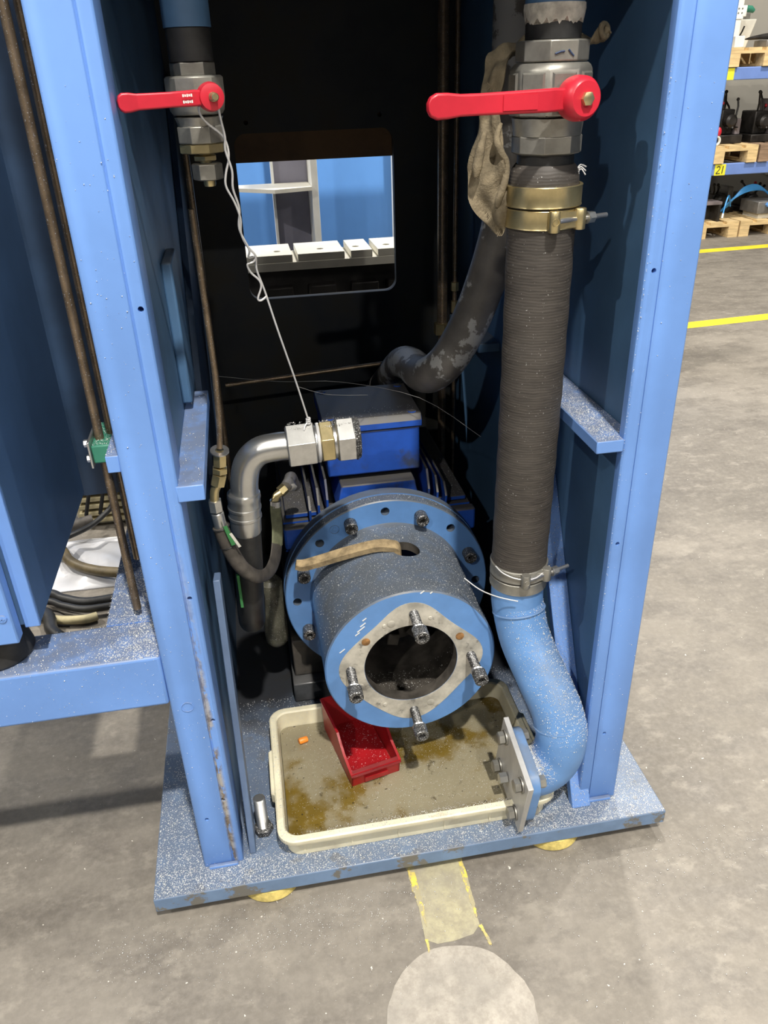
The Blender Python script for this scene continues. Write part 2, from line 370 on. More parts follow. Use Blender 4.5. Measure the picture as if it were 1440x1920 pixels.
def socket_screw(o, ax, r, h, mb=None):   # head with hex socket, base at o, pointing along ax
    mb = mb or MB(); e = r*0.12
    mb.lathe([(r*0.96, 0), (r, e*0.5), (r, h-e), (r-e, h), (r*0.58, h), (r*0.56, h*0.45), (0.0006, h*0.45)], o, ax, 24, hexin={4, 5})
    return mb

# ================================================================== large structure
tag(build(MB().box(-9, 14, -9, 12, -0.05, 0.0), 'floor', 'floor'), 'worn grey brown concrete hall floor', kind='structure')
tag(build(MB().box(-9, 14, 9.0, 9.1, 0, 5.5), 'wall_back', 'wall'), 'plain grey beige hall wall behind the racking', kind='structure')

# ------------------------------------------------------------------ machine frame
fr = thing('machine_frame', 'blue welded steel machine frame standing on thick base plate around the motor', 'machine frame', (0.23, 1.6, 0.028))
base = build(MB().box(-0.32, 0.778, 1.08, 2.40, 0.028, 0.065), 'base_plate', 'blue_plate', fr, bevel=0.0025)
PZ = 2.3
pl = [(-.219, 1.140), (-.216, 1.137), (-.1625, 1.137), (-.160, 1.1415), (-.1575, 1.1385), (-.142, 1.1385), (-.139, 1.1415), (-.139, 1.215), (-.219, 1.215)]
post = build(MB().prism([(x, y, .065) for x, y in pl], (0, 0, PZ-.065)), 'post', 'blue_post_worn', fr, bevel=0.0012)
pr_ = [(.600, 1.146), (.603, 1.143), (.6238, 1.143), (.6245, 1.146), (.6252, 1.143), (.683, 1.143), (.686, 1.146), (.686, 1.163), (.600, 1.163)]
post2 = build(MB().prism([(x, y, .065) for x, y in pr_], (0, 0, PZ-.065)), 'post', 'blue_post', fr, bevel=0.0012)
mc = MB()
for x, z in ((-.147, 1.222), (-.152, .735), (-.158, .25), (-.150, .46), (-.196, .205)): mc.cyl((x, 1.10, z), (x, 1.16, z), .0042, n=12)
cut(post, mc)
mc = MB()
for x, z in ((.6135, 1.222), (.613, .735), (.64, .262)): mc.cyl((x, 1.10, z), (x, 1.16, z), .004, n=12)
cut(post2, mc)
build(MB().box(-.160, -.143, 1.215, 2.36, .065, PZ), 'side_wall', 'blue_shaded', fr)
build(MB().box(.622, .640, 1.1635, 2.36, .065, PZ), 'side_wall', 'blue_shaded', fr)
# back wall with the rounded window opening
def win_loop(y, x0, x1, z0, z1, r):
    return [Vector((p.x, y, p.y)) for p in rrect((x0+x1)/2, (z0+z1)/2, (x1-x0)/2, (z1-z0)/2, r, 0, 8)]
def outer_loop(y, x0, x1, z0, z1):
    L = []
    for sx, sz in ((1, 1), (0, 1), (0, 0), (1, 0)):
        for i in range(9): L.append(Vector((x1 if sx else x0, y, z1 if sz else z0)))
    return L
wa = (.010, .441, .928, 1.366, .032); oa = (-.160, .640, .065, PZ)
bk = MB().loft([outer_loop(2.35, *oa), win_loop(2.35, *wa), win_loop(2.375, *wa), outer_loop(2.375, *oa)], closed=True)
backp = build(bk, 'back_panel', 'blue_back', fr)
mc = MB()
for x, z in ((.047, 1.392), (.405, 1.398)): mc.cyl((x, 2.30, z), (x, 2.40, z), .006, n=12)
cut(backp, mc)
build(MB().box(-.219, .686, 1.137, 1.17, 1.715, PZ), 'lintel', 'blue', fr)
build(MB().box(-.219, .686, 1.137, 2.40, PZ, PZ+.03), 'light_block_roof', 'blue', fr)  # unseen roof, added to keep overhead lamp light out of the interior
# cross beam leaving to the left, with its return along the post
build(MB().box(-1.25, -.2195, 1.137, 1.25, .513, .623), 'cross_beam', 'blue', fr, bevel=.006, seg=3)
build(MB().box(-.323, -.2195, 1.25, 1.78, .56, .623), 'cross_beam_return', 'blue', fr)
build(MB().box(-1.25, -.162, 1.72, 1.75, .664, PZ), 'rear_panel', 'blue_dark', fr)
# ledges, gusset ribs and brackets welded inside
build(MB().box(-.143, -.100, 1.137, 1.57, .917, .945), 'ledge', 'blue', fr, bevel=.002)
build(MB().prism([(.551, 1.140, .922), (.5995, 1.140, .922), (.5995, 1.164, .922), (.622, 1.164, .922), (.622, 1.66, .922), (.551, 1.66, .922)], (0, 0, .023)), 'ledge', 'blue', fr, bevel=.002)
def rib(x0, x1, ya, za, yb, zb, t):
    d = Vector((0, yb-ya, zb-za)).normalized(); n_ = Vector((0, d.z, -d.y))*t
    a, b = Vector((x0, ya, za)), Vector((x0, yb, zb))
    return MB().prism([a, b, b+n_, a+n_], (x1-x0, 0, 0))
build(rib(.580, .622, 1.125, .066, 1.47, .72, .022), 'gusset_rib', 'blue', fr, bevel=.002)
build(MB().prism([(.602, 1.222, .068), (.602, 1.46, .70), (.602, 1.60, .70), (.602, 1.60, .068)], (.018, 0, 0)), 'gusset_web', 'blue_shaded', fr)
build(rib(-.1255, -.112, 1.150, .066, 1.30, .66, .05), 'gusset_rib', 'blue_rib', fr, bevel=.002)
build(MB().box(-.143, -.124, 1.46, 1.60, .96, 1.22), 'stiffener', 'blue_shaded', fr, bevel=.004)
build(MB().prism([(-.142, 2.34, .5), (-.142, 2.34, 1.5), (-.142, 2.26, 1.5), (-.142, 1.80, .86), (-.142, 1.80, .5)], (.014, 0, 0)), 'gusset_plate', 'blue_dark', fr)
build(MB().box(.566, .622, 1.90, 2.2, .862, .885), 'ledge', 'blue_shaded', fr, bevel=.002)
build(MB().box(-.238, -.2185, 1.141, 1.28, .978, 1.006), 'clamp_bracket', 'blue', fr, bevel=.0015)
build(MB().box(-.209, -.150, 1.128, 1.1365, .065, .073), 'weld_foot', 'blue', fr, bevel=.002)
build(MB().box(.606, .672, 1.133, 1.1425, .065, .073), 'weld_foot', 'blue', fr, bevel=.002)
em = MB()
em.torus((-.190, 1.1365, .502), (0, 1, 0), .0105, .0010, 28, 6); build(em, 'stamped_ring', 'blue', fr)
# pads under the plate
for x, lab in ((-.088, 'yellow round levelling pad under the left front of the base plate'), (.535, 'yellow round levelling pad under the right front of the base plate')):
    p = build(MB().lathe([(.0, 0), (.064, 0), (.067, .004), (.063, .026), (.0, .0275)], (x, 1.142, .0002), (0, 0, 1), 40), 'levelling_pad', 'yellowpad', loc=(x, 1.142, 0))
    tag(p, lab, 'pad')

# ------------------------------------------------------------------ electrical cabinet at the left
cb = thing('electrical_cabinet', 'tall blue steel cabinet left of the left post on rubber foot', 'cabinet', (-.75, 1.4, .6235))
build(MB().box(-1.25, -.405, 1.172, 1.66, .700, 2.3), 'cabinet_body', 'blue_cabinet', cb, bevel=.003)
build(MB().box(-.4295, -.405, 1.164, 1.1715, .700, 2.3), 'front_flange', 'blue', cb, bevel=.0015)
dr = build(MB().box(-1.25, -.4345, 1.135, 1.1635, .690, 2.3), 'door', 'blue', cb, bevel=.003)
sc = MB(); sc.lathe([(.0075, 0), (.0075, .001), (.0065, .0025), (.001, .003)], (-.449, 1.135, .743), (0, -1, 0), 20)
sc.box(-.4535, -.4445, 1.1312, 1.1328, .7422, .7438); sc.box(-.4498, -.4482, 1.1312, 1.1328, .7385, .7475)
build(sc, 'screw', 'blue', dr)
build(MB().lathe([(.0, 0), (.058, 0), (.062, .006), (.057, .03), (.048, .066), (.03, .0765), (0, .0765)], (-.502, 1.212, .6232), (0, 0, 1), 40), 'rubber_foot', 'rubber', cb)
build(MB().lathe([(.0, 0), (.058, 0), (.062, .006), (.057, .03), (.048, .066), (.03, .0765), (0, .0765)], (-1.15, 1.212, .6232), (0, 0, 1), 40), 'rubber_foot', 'rubber', cb)

# ------------------------------------------------------------------ bronze tubes and green clamp
for x, y, z0, lab in ((-.266, 1.270, .640, 'bronze hydraulic tube beside the left post, leftmost and longest of three'),
                      (-.2505, 1.292, .735, 'bronze hydraulic tube beside the left post, middle of three'),
                      (-.2345, 1.322, .78, 'bronze hydraulic tube beside the left post, half hidden behind it')):
    t = build(MB().tube([(x, y, z0-.003), (x, y, z0), (x, y, 1.2), (x, y, 2.2)], [.004, .0073, .0073, .0073], 14), 'hydraulic_tube', 'bronze', loc=(x, y, z0))
    tag(t, lab, 'tube', 'bronze tubes along the left post')
cl = thing('pipe_clamp', 'green plastic pipe clamp gripping the bronze tubes by the left post', 'clamp', (-.262, 1.27, .955))
build(MB().box(-.277, -.240, 1.240, 1.345, .952, .984), 'clamp_block', 'green', cl, bevel=.003)
build(MB().box(-.2815, -.2775, 1.236, 1.345, .946, .992), 'end_plate', 'zinc', cl, bevel=.001)
for z in (.958, .985): build(MB().hexa((-.2818, 1.252, z), (-.2885, 1.252, z), .0065), 'bolt', 'zinc', cl)

# ================================================================== motor
AX, AZ = .2577, .391
mo = thing('electric_motor', 'royal blue finned electric motor under grey dust behind the round housing', 'motor', (AX, 1.85, .065))
build(MB().lathe([(.19, 0), (.236, .0), (.2500, .002), (.2500, .030), (.228, .036), (.218, .05), (.20, .065), (.14, .07), (.14, .0)], (AX, 1.611, AZ), (0, 1, 0), 64, closed=True), 'end_shield', 'blue_housing', mo)
build(MB().lathe([(.0, 0), (.180, 0), (.186, .006), (.186, .50), (.17, .52), (0, .52)], (AX, 1.682, AZ), (0, 1, 0), 48), 'stator_body', 'blue_motor', mo)
for s in (-1, 1):
    for k in range(13):
        z = AZ-.156+k*.026
        xi = math.sqrt(max(.186**2-(z-AZ)**2, .0004))-.006
        build(MB().box(*sorted((AX+s*xi, AX+s*.233)), 1.69, 2.16, z-.0025, z+.0025), 'cooling_fin', 'blue_motor', mo)
    # corner pads with dusty tops and vertical fins beside the terminal box
    build(MB().box(*sorted((AX+s*.128, AX+s*.226)), 1.70, 2.15, .553, .566), 'corner_pad', 'blue_motor', mo, bevel=.003)
    for k in range(3):
        x = AX+s*(.124+k*.0215)
        build(MB().prism([(x-.0025, 1.69, .50), (x-.0025, 1.665, .612-k*.012), (x-.0025, 1.69, .655-k*.02), (x-.0025, 2.1, .655-k*.02), (x-.0025, 2.1, .50)], (.005, 0, 0)), 'cooling_fin', 'blue_motor', mo)
    build(MB().box(*sorted((AX+s*.165, AX+s*.235)), 1.640, 1.668, .50, .56), 'lifting_lug', 'blue_motor', mo, bevel=.006)
    # feet
    build(MB().box(*sorted((AX+s*.155, AX+s*.245)), 1.625, 2.08, .125, .238), 'foot', 'inside', mo, bevel=.004)
    build(MB().box(*sorted((AX+s*.150, AX+s*.252)), 1.592, 2.10, .0655, .1245), 'foot_rail', 'grime', mo, bevel=.004)
build(MB().prism([(.156, 1.672, .575), (.170, 1.672, .640), (.348, 1.672, .640), (.360, 1.672, .575)], (0, .2, 0)), 'terminal_box_base', 'blue_motor', mo, bevel=.004)
tb = build(MB().box(.143, .367, 1.70, 1.90, .652, .765), 'terminal_box', 'blue_motor', mo, bevel=.005)
li = build(MB().prism([(.138, 1.694, .7665), (.138, 1.694, .782), (.138, 1.706, .7965), (.138, 1.912, .7965), (.138, 1.912, .7665)], (.234, 0, 0)), 'terminal_box_lid', 'blue_motor', tb, bevel=.002)
for x, y in ((.352, 1.716), (.157, 1.716), (.352, 1.895), (.157, 1.895)): build(MB().lathe([(.0, 0), (.010, 0), (.010, .003), (.004, .004), (0, .002)], (x, y, .7962), (0, 0, 1), 16), 'lid_screw', 'blue_motor', tb)
build(MB().cyl((AX, 1.455, AZ), (AX, 1.69, AZ), .024), 'shaft', 'inside', mo)
cp = MB().lathe([(.0, 0), (.068, 0), (.070, .003), (.070, .07), (.06, .075), (0, .075)], (AX, 1.475, AZ), (0, 1, 0), 40)
hub = build(cp, 'coupling_hub', 'inside', mo)
for k in range(6):
    a = k*PI/3+.3; d = Vector((math.cos(a), 0, math.sin(a)))
    build(MB().obox(Vector((AX, 1.462, AZ))+d*.052, d*.016, Vector((0, .0125, 0)), d.cross(Vector((0, 1, 0)))*.014), 'coupling_jaw', 'inside', hub, bevel=.003)

build(MB().lathe([(0, 0), (.020, 0), (.029, .012), (.030, .03), (.0285, .19), (.020, .20), (0, .20)], (-.022, 1.66, .215), (0, 0, 1), 28), 'drain_pot', 'pot', mo, bevel=.001)
# ------------------------------------------------------------------ bell housing
bh = thing('bell_housing', 'blue cylindrical bell housing with bolted round flange covered in metal chips', 'housing', (AX, 1.44, AZ))
prof = [(.101, 0), (.1825, 0), (.1855, .003), (.1855, .272), (.190, .2785), (.2465, .2785), (.249, .281), (.249, .308), (.165, .308), (.165, .03), (.101, .03)]
hb = build(MB().lathe(prof, (AX, 1.30, AZ), (0, 1, 0), 96, closed=True), 'housing_body', 'blue_housing', bh)
mc = MB()
for k in range(8):
    a = k*PI/4; mc.cyl((AX+.221*math.sin(a), 1.55, AZ+.221*math.cos(a)), (AX+.221*math.sin(a), 1.64, AZ+.221*math.cos(a)), .0105, n=20)
mc.cyl((.283, 1.466, .52), (.283, 1.466, .66), .031, n=40)
cut(hb, mc)
hb.data.materials.append(M['inside'])
for p_ in hb.data.polygons:
    c = p_.center; r_c = math.hypot(c.x, c.z); yl = c.y+bh.location.y
    if r_c < .184 and yl > 1.302: p_.material_index = 1
for k in range(8):
    a = (k+.5)*PI/4; p = Vector((AX+.2165*math.sin(a), 1.5785, AZ+.2165*math.cos(a)))
    sb = build(socket_screw(p, (0, -1, 0), .0150, .030), 'flange_bolt', 'screw', bh)
build(MB().torus((.138, 1.5782, .579), (0, 1, 0), .0105, .0012, 28, 6), 'cast_emblem', 'blue_housing', bh)
e2 = MB(); 
for k in range(3):
    a = k*2*PI/3+.4; c = Vector((.138, 1.5780, .579)); d = Vector((math.cos(a), 0, math.sin(a))); e_ = d.cross(Vector((0, 1, 0)))
    e2.obox(c+d*.0042, e_*.0042, d*.0009, Vector((0, .0009, 0)))
build(e2, 'cast_emblem_arrows', 'blue_housing', bh)
# bare diamond shaped seat of the removed pump
lo, li_, rr_ = [], [], []
for i in range(96):
    a = 2*PI*i/96; c_, s_ = abs(math.cos(a)), abs(math.sin(a))
    rr_.append(min(.164, .173/(c_**1.1+s_**1.1)**(1/1.1))+.003*math.sin(5*a+1)+.002*math.sin(11*a))
rr_ = [sum(rr_[(i+k) % 96] for k in range(-4, 5))/9 for i in range(96)]
for i in range(96):
    a = 2*PI*i/96
    for L, q in ((lo, rr_[i]), (li_, .1015)): L.append(Vector((AX+q*math.sin(a), 1.2992, AZ+q*math.cos(a))))
bf = build(MB().loft([lo, li_, [p+Vector((0, .0012, 0)) for p in li_], [p+Vector((0, .0012, 0)) for p in lo]], closed=True), 'bare_metal_face', 'bare', bh, label='bare scraped metal seat around the opening')
for a, r, q in ((-20, .119, .008), (-27, .122, .0045), (62, .120, .009), (-112, .120, .0085), (-52, .121, .009), (160, .124, .008), (-150, .120, .005), (20, .122, .004)):
    a = math.radians(a)
    build(MB().lathe([(q, 0), (q, .0012), (q*.8, .002), (0, .002)], (AX+r*math.sin(a), 1.2992, AZ+r*math.cos(a)), (0, -1, 0), 20), 'plug_pin', 'rust' if q == .009 else 'bare', bh)
for a, L in ((3, .080), (89, .083), (178, .080), (272, .083)):
    a = math.radians(a); r = .131; x, z = AX+r*math.sin(a), AZ+r*math.cos(a)
    st = MB(); y0, y1 = 1.300, 1.300-L+.026
    nt_ = 22
    st.lathe([(v, t) for k in range(nt_) for v, t in ((.0092, (y0-y1)*k/nt_), (.0102, (y0-y1)*(k+.5)/nt_))]+[(.0098, y0-y1+.012)], (x, y0-.0005, z), (0, -1, 0), 18)
    socket_screw((x, y1-.006, z), (0, -1, 0), .0150, .026, st)
    so = build(st, 'cap_screw', 'screw', bh, ang=25)
    build(MB().torus((x, y1-.0015, z), (.12, 1, .1), .0125, .0030, 26, 6), 'spring_washer', 'steel', so)

for a, r, L in ((-40, .155, .014), (-44, .150, .020), (-49, .148, .012), (-68, .157, .014), (8, .183, .010), (14, .1825, .006), (-36, .163, .010)):
    a = math.radians(a); c = Vector((AX+r*math.sin(a), 1.2993, AZ+r*math.cos(a))); e_ = Vector((.8, 0, .6))
    build(MB().obox(c, e_*L*.5, Vector((0, .0007, 0)), Vector((-.6, 0, .8))*.0009), 'paint_scratch', 'white', bh)
# tan strip over the housing
def ribbon(pts, wdir, hw, t, name, m, parent=None, k=6, loc=None, n=4, ripple=0.0):
    P, W = catmull([Vector(p) for p in pts], list(hw), k); loops = []
    for i, p in enumerate(P):
        a = P[max(0, i-1)]; b = P[min(len(P)-1, i+1)]; T = (b-a).normalized()
        wv = Vector(wdir); wv = (wv-T*wv.dot(T)).normalized(); nn = T.cross(wv)
        top, bot = [], []
        for j in range(n+1):
            q = j/n*2-1; rip = nn*(ripple*math.sin(i*.55+q*2.6)+.6*ripple*math.sin(i*.23-q*5))
            top.append(p+wv*q*W[i]+nn*t/2+rip); bot.append(p+wv*q*W[i]-nn*t/2+rip)
        loops.append(top+bot[::-1])
    mb = MB().loft(loops); return mb
tag(build(ribbon([(.266, 1.466, .545), (.263, 1.466, .578), (.250, 1.467, .5865), (.215, 1.474, .587), (.154, 1.490, .568), (.094, 1.505, .546), (.058, 1.514, .534), (.040, 1.516, .537)],
    (.2, .95, .25), (.012, .012, .0125, .0125, .013, .0125, .012, .009), .014, 'x', 'leather'), 'felt_strip', 'leather', loc=(.16, 1.49, .57)),
    'tan felt strip lying over the housing from its side hole to the flange', 'strip')

# ================================================================== hydraulic hose with elbow fitting
hh = thing('hydraulic_hose', 'large silver elbow hose end with hexagon fittings hung by wire before the terminal box', 'hose', (-.055, 1.42, .69))
fy, fz = 1.42, .871
build(MB().tube([(.048, fy, fz), (.022, fy, fz), (-.012, fy, fz-.006), (-.036, fy, fz-.030), (-.046, fy, fz-.066), (-.0485, fy, fz-.10), (-.050, fy, .765)], .0275, 28, smooth=6), 'elbow_tube', 'zinc_smooth', hh)
build(MB().hexa((.043, fy, fz-.002), (.099, fy, fz), .0455, phase=PI/6+.1, ch=.08), 'swivel_nut', 'zinc', hh, bevel=.001)
build(MB().cyl((.098, fy, fz), (.109, fy, fz), .034), 'neck', 'steel', hh)
build(MB().hexa((.108, fy, fz), (.134, fy, fz+.001), .043, phase=PI/6+.06, ch=.06), 'adapter', 'brass', hh, bevel=.001)
build(MB().cyl((.133, fy, fz), (.140, fy, fz), .034), 'neck', 'steel', hh)
build(MB().hexa((.139, fy, fz+.001), (.176, fy, fz+.002), .0465, phase=PI/6+.12, ch=.1), 'plug_nut', 'zinc', hh, bevel=.001)
pg = MB().lathe([(.02, 0), (.040, .0), (.043, .005), (.039, .012), (.032, .013), (0, .013)], (.173, fy, fz+.002), (1, 0, 0), 28); build(pg, 'plug_face', 'screw', hh)
build(MB().lathe([(.028, 0), (.0325, .002), (.0335, .012), (.0325, .014), (.0320, .030), (.0335, .031), (.0335, .036), (.0320, .037), (.032, .050), (.0335, .051), (.0335, .056), (.0315, .058), (.0310, .088), (.029, .092), (.02, .092)], (-.0505, fy, .782), (-.05, 0, -1), 36), 'crimp_ferrule', 'zinc_smooth', hh)
build(MB().tube([(-.0545, 1.42, .695), (-.0585, 1.422, .62), (-.063, 1.428, .56), (-.067, 1.436, .50), (-.070, 1.465, .44), (-.070, 1.54, .40), (-.068, 1.62, .39)], .0292, 24, smooth=6), 'hose_line', 'rubber', hh)
build(MB().box(-.086, -.0805, 1.400, 1.432, .52, .60), 'green_stripe', 'green_tag', hh)

# drain hose with brass fittings on the left
_bm = set(bpy.data.objects)
dh = thing('drain_hose', 'thin curved rubber hose with brass fittings hanging left of the motor', 'hose', (-.11, 1.5, .70))
build(MB().tube([(-.079, 1.5, 1.30), (-.078, 1.5, 1.0), (-.083, 1.5, .90), (-.089, 1.5, .845)], .0058, 12), 'steel_pipe', 'bronze', dh)
build(MB().lathe([(.009, 0), (.019, 0), (.019, .003), (.009, .003)], (-.090, 1.5, .838), (.1, -.25, 1), 24, closed=True), 'washer', 'steel', dh)
build(MB().hexa((-.090, 1.5, .838), (-.0935, 1.5, .806), .0145), 'union_nut', 'brass', dh)
build(MB().hexa((-.094, 1.5, .803), (-.0955, 1.5, .790), .0165), 'union_nut', 'brass', dh)
build(MB().hexa((-.096, 1.5, .788), (-.104, 1.5, .763), .0155), 'union_nut', 'brass', dh)
build(MB().tube([(-.104, 1.5, .765), (-.112, 1.5, .748), (-.1145, 1.5, .725)], .0095, 14, smooth=4), 'elbow', 'brass', dh)
build(MB().hexa((-.1145, 1.5, .730), (-.1135, 1.5, .703), .0145), 'hose_nut', 'zinc', dh)
build(MB().lathe([(.011, 0), (.0135, .002), (.0135, .040), (.0125, .045), (.01, .046)], (-.1132, 1.5, .700), (.09, 0, -1), 20), 'ferrule', 'zinc_smooth', dh)
build(MB().tube([(-.1105, 1.5, .665), (-.106, 1.5, .64), (-.096, 1.5, .60), (-.078, 1.503, .555), (-.050, 1.51, .523), (-.022, 1.525, .520), (-.004, 1.54, .545), (.004, 1.55, .58)],
    [.0165, .017, .017, .0165, .0155, .0135, .0125, .012], 18, smooth=6), 'hose_line', 'rubber_grey', dh)
for p, d in (((-.1005, 1.5, .618), (-.25, 0, 1)), ((-.1095, 1.5, .664), (-.2, 0, 1))): build(MB().torus(p, d, .0172, .0018, 24, 6), 'cable_tie', 'rubber', dh)
build(MB().tube([(.004, 1.55, .575), (.008, 1.555, .61), (.009, 1.56, .655), (.010, 1.56, .672)], .0125, 16, smooth=4), 'green_hose_end', 'hose_green', dh, label='faded green end of the thin hose')
build(MB().cyl((.010, 1.56, .668), (.011, 1.56, .682), .0125), 'ferrule', 'zinc_smooth', dh)
build(MB().tube([(.011, 1.56, .680), (.014, 1.56, .692), (.026, 1.565, .699)], .009, 12, smooth=4), 'elbow', 'brass', dh)
build(MB().hexa((.022, 1.565, .697), (.036, 1.572, .705), .0125), 'union_nut', 'brass', dh)
build(MB().hexa((.050, 1.575, .700), (.046, 1.60, .706), .0125), 'port_plug', 'steel', dh)
build(MB().tube([(.036, 1.572, .705), (.046, 1.60, .704), (.052, 1.63, .70), (.06, 1.66, .66)], .013, 14, smooth=3), 'port_block', 'grey_part', dh)
tg = MB(); tg.obox((-.083, 1.478, .640), (.008, 0, -.018), (.0006, -.0005, .0003), (.0026, 0, .0012))
build(tg, 'paper_tag', 'offwhite', dh)
tg = MB(); tg.obox((-.094, 1.479, .652), (.006, 0, -.024), (.0006, -.0008, .0003), (.0040, 0, .001)); build(tg, 'green_ribbon', 'green_tag', dh)

# the hose hangs in front of the large hose: bring its wall side nearer, leave the motor end where it is
for o_ in set(bpy.data.objects)-_bm:
    if o_.type != 'MESH': continue
    for v_ in o_.data.vertices:
        P_ = Vector(v_.co)+dh.location
        t_ = min(1, max(0, (P_.x+.060)/.075)); t_ = t_*t_*(3-2*t_) if P_.z < .72 else 0
        k_ = .905+(1-.905)*t_
        v_.co = Vector((P_.x*k_, P_.y*k_, 1.5+(P_.z-1.5)*k_))-dh.location
# ================================================================== ball valves
def handle_mesh(hub, u, nrm, L, w0, w1, t, offset):
    # lever: flat bar along u from the hub, necked then widening to a rounded grip; nrm faces the viewer side
    u = Vector(u).normalized(); n_ = Vector(nrm).normalized(); v = n_.cross(u).normalized(); hub = Vector(hub)
    st = [(0.10, w0*.95, .0), (0.18, w0*1.02, .15), (0.24, w0, 1.0), (0.45, w0*.95, 1.0), (0.68, w1*.82, 1.0), (0.80, w1*.84, .8), (0.88, w1*.98, .72), (0.945, w1*1.0, .7), (0.985, w1*.72, .7), (1.0, w1*.28, .7)]
    loops = []
    for s, hw, o in st:
        c = hub + u*L*s + n_*offset*o; e = t*.22
        loops.append([c+v*a*hw+n_*b*t/2 for a, b in ((1, -.5), (1, .5), (.86, 1), (-.86, 1), (-1, .5), (-1, -.5), (-.86, -1), (.86, -1))])
    return MB().loft(loops)
bv = thing('ball_valve', 'nickel ball valve with long red lever above the thick hose', 'valve', (.480, 1.28, 1.38), 'red lever ball valves')
VX, VY = .480, 1.28
build(MB().hexa((VX, VY, 1.504), (VX, VY, 1.532), .0535, phase=PI/8, n=8, ch=.05), 'upper_hexagon', 'nickel', bv, bevel=.001)
build(MB().lathe([(.040, 0), (.057, .0), (.060, .003), (.061, .020), (.061, .060), (.057, .067), (.053, .070), (.040, .070)], (VX, VY, 1.433), (0, 0, 1), 8, phase=PI/8), 'valve_body', 'nickel', bv, bevel=.003)
for k in range(8):
    a = -PI/2+(k-3.0)*PI/4+.0; 
    c = Vector((VX+.0555*math.cos(a), VY+.0555*math.sin(a), 1.468)); d = Vector((math.cos(a), math.sin(a), 0)); e_ = d.cross(Vector((0, 0, 1)))
    if k in (2, 3, 4, 1):
        build(MB().loft([[c+e_*sx*.0185+Vector((0, 0, sz*.024)) for sx, sz in ((1, 1), (-1, 1), (-1, -1), (1, -1))], [c+d*.004+e_*sx*.0155+Vector((0, 0, sz*.021)) for sx, sz in ((1, 1), (-1, 1), (-1, -1), (1, -1))]]), 'body_panel', 'nickel', bv)
build(MB().lathe([(.04, 0), (.0515, .0), (.0525, .01), (.0545, .024), (.04, .027)], (VX, VY, 1.407), (0, 0, 1), 40), 'body_neck', 'nickel', bv)
build(MB().hexa((VX, VY, 1.381), (VX, VY, 1.409), .0535, phase=PI/8, n=8, ch=.08), 'lower_hexagon', 'nickel', bv, bevel=.001)
nR = Vector((.2, -.98, 0)).normalized(); hubR = Vector((.480, 1.28, 1.4575))+nR*.092
build(MB().cyl(Vector((.480, 1.28, 1.4575))+nR*.05, hubR-nR*.018, .017), 'stem', 'nickel', bv)
lv = build(handle_mesh(hubR-nR*.012, (-.985, -.12, -.008), nR, .232, .0150, .0165, .010, .009), 'lever', 'red', bv, bevel=.0012, seg=2)
build(MB().obox(hubR-nR*.0015+Vector((-.098, -.0165, -.001)), Vector((.026, .0035, 0)), nR*.0008, Vector((0, 0, .0095))), 'lever_panel', 'red', lv)
build(MB().lathe([(.012, -.030), (.0285, -.028), (.0300, -.020), (.0290, -.004), (.0245, .004), (.0225, .0055), (0, .0055)], hubR, nR, 40), 'lever_hub', 'red', lv)
build(MB().hexa(hubR+nR*.005, hubR+nR*.012, .0095), 'lever_nut', 'brass', lv)
mk = MB(); mk.tube([(.466, 1.2295, 1.514), (.474, 1.2295, 1.5165), (.480, 1.2295, 1.517)], .0012, 8); mk.tube([(.486, 1.2295, 1.519), (.490, 1.2295, 1.5145), (.494, 1.2297, 1.511)], .0012, 8)
build(mk, 'marker_strokes', 'blue_ink', bv)

bl = thing('ball_valve', 'small nickel ball valve with short red lever near the left post', 'valve', (-.040, 1.30, 1.36), 'red lever ball valves')
X2, Y2 = -.040, 1.30
build(MB().hexa((X2, Y2, 1.502), (X2, Y2, 1.519), .0315, phase=PI/6, ch=.05), 'upper_hexagon', 'nickel', bl, bevel=.0008)
build(MB().lathe([(.02, 0), (.036, 0), (.040, .006), (.0425, .022), (.0425, .046), (.040, .049), (.02, .049)], (X2, Y2, 1.4535), (0, 0, 1), 10), 'valve_body', 'nickel', bl, bevel=.002)
build(MB().lathe([(.02, 0), (.031, 0), (.032, .006), (.0345, .012), (.02, .016)], (X2, Y2, 1.4385), (0, 0, 1), 32), 'body_neck', 'nickel', bl)
build(MB().hexa((X2, Y2, 1.416), (X2, Y2, 1.440), .0345, phase=PI/8, n=8, ch=.08), 'lower_hexagon', 'nickel', bl, bevel=.0008)
build(MB().hexa((X2, Y2, 1.4035), (X2, Y2, 1.4165), .0335, phase=.3, n=8, ch=.06), 'adapter_ring', 'brass', bl)
build(MB().cyl((X2+.002, Y2, 1.390), (X2+.002, Y2, 1.404), .009), 'nipple', 'brass', bl)
build(MB().hexa((X2+.002, Y2, 1.3925), (X2+.002, Y2, 1.4005), .0180), 'lock_nut', 'brass', bl)
build(MB().hexa((X2+.003, Y2, 1.3665), (X2+.003, Y2, 1.3895), .0225, phase=PI/6), 'cap_nut', 'nickel', bl, bevel=.0008)
build(MB().lathe([(.0, 0), (.008, 0), (.009, .003), (.009, .009), (.007, .010), (0, .010)], (X2+.004, Y2, 1.3575), (0, 0, 1), 16), 'end_plug', 'brass', bl)
nL = Vector((.30, -.954, 0)).normalized(); hubL = Vector((X2, Y2, 1.4765))+nL*.078
build(MB().cyl(Vector((X2, Y2, 1.4765))+nL*.03, hubL-nL*.012, .011), 'stem', 'nickel', bl)
build(MB().torus(hubL-nL*.012, nL, .0135, .0016, 28, 6), 'stem_ring', 'steel', bl)
lv = build(handle_mesh(hubL-nL*.006, (-.962, -.262, -.022), nL, .1245, .0098, .0118, .008, .006), 'lever', 'red', bl, bevel=.001, seg=2)
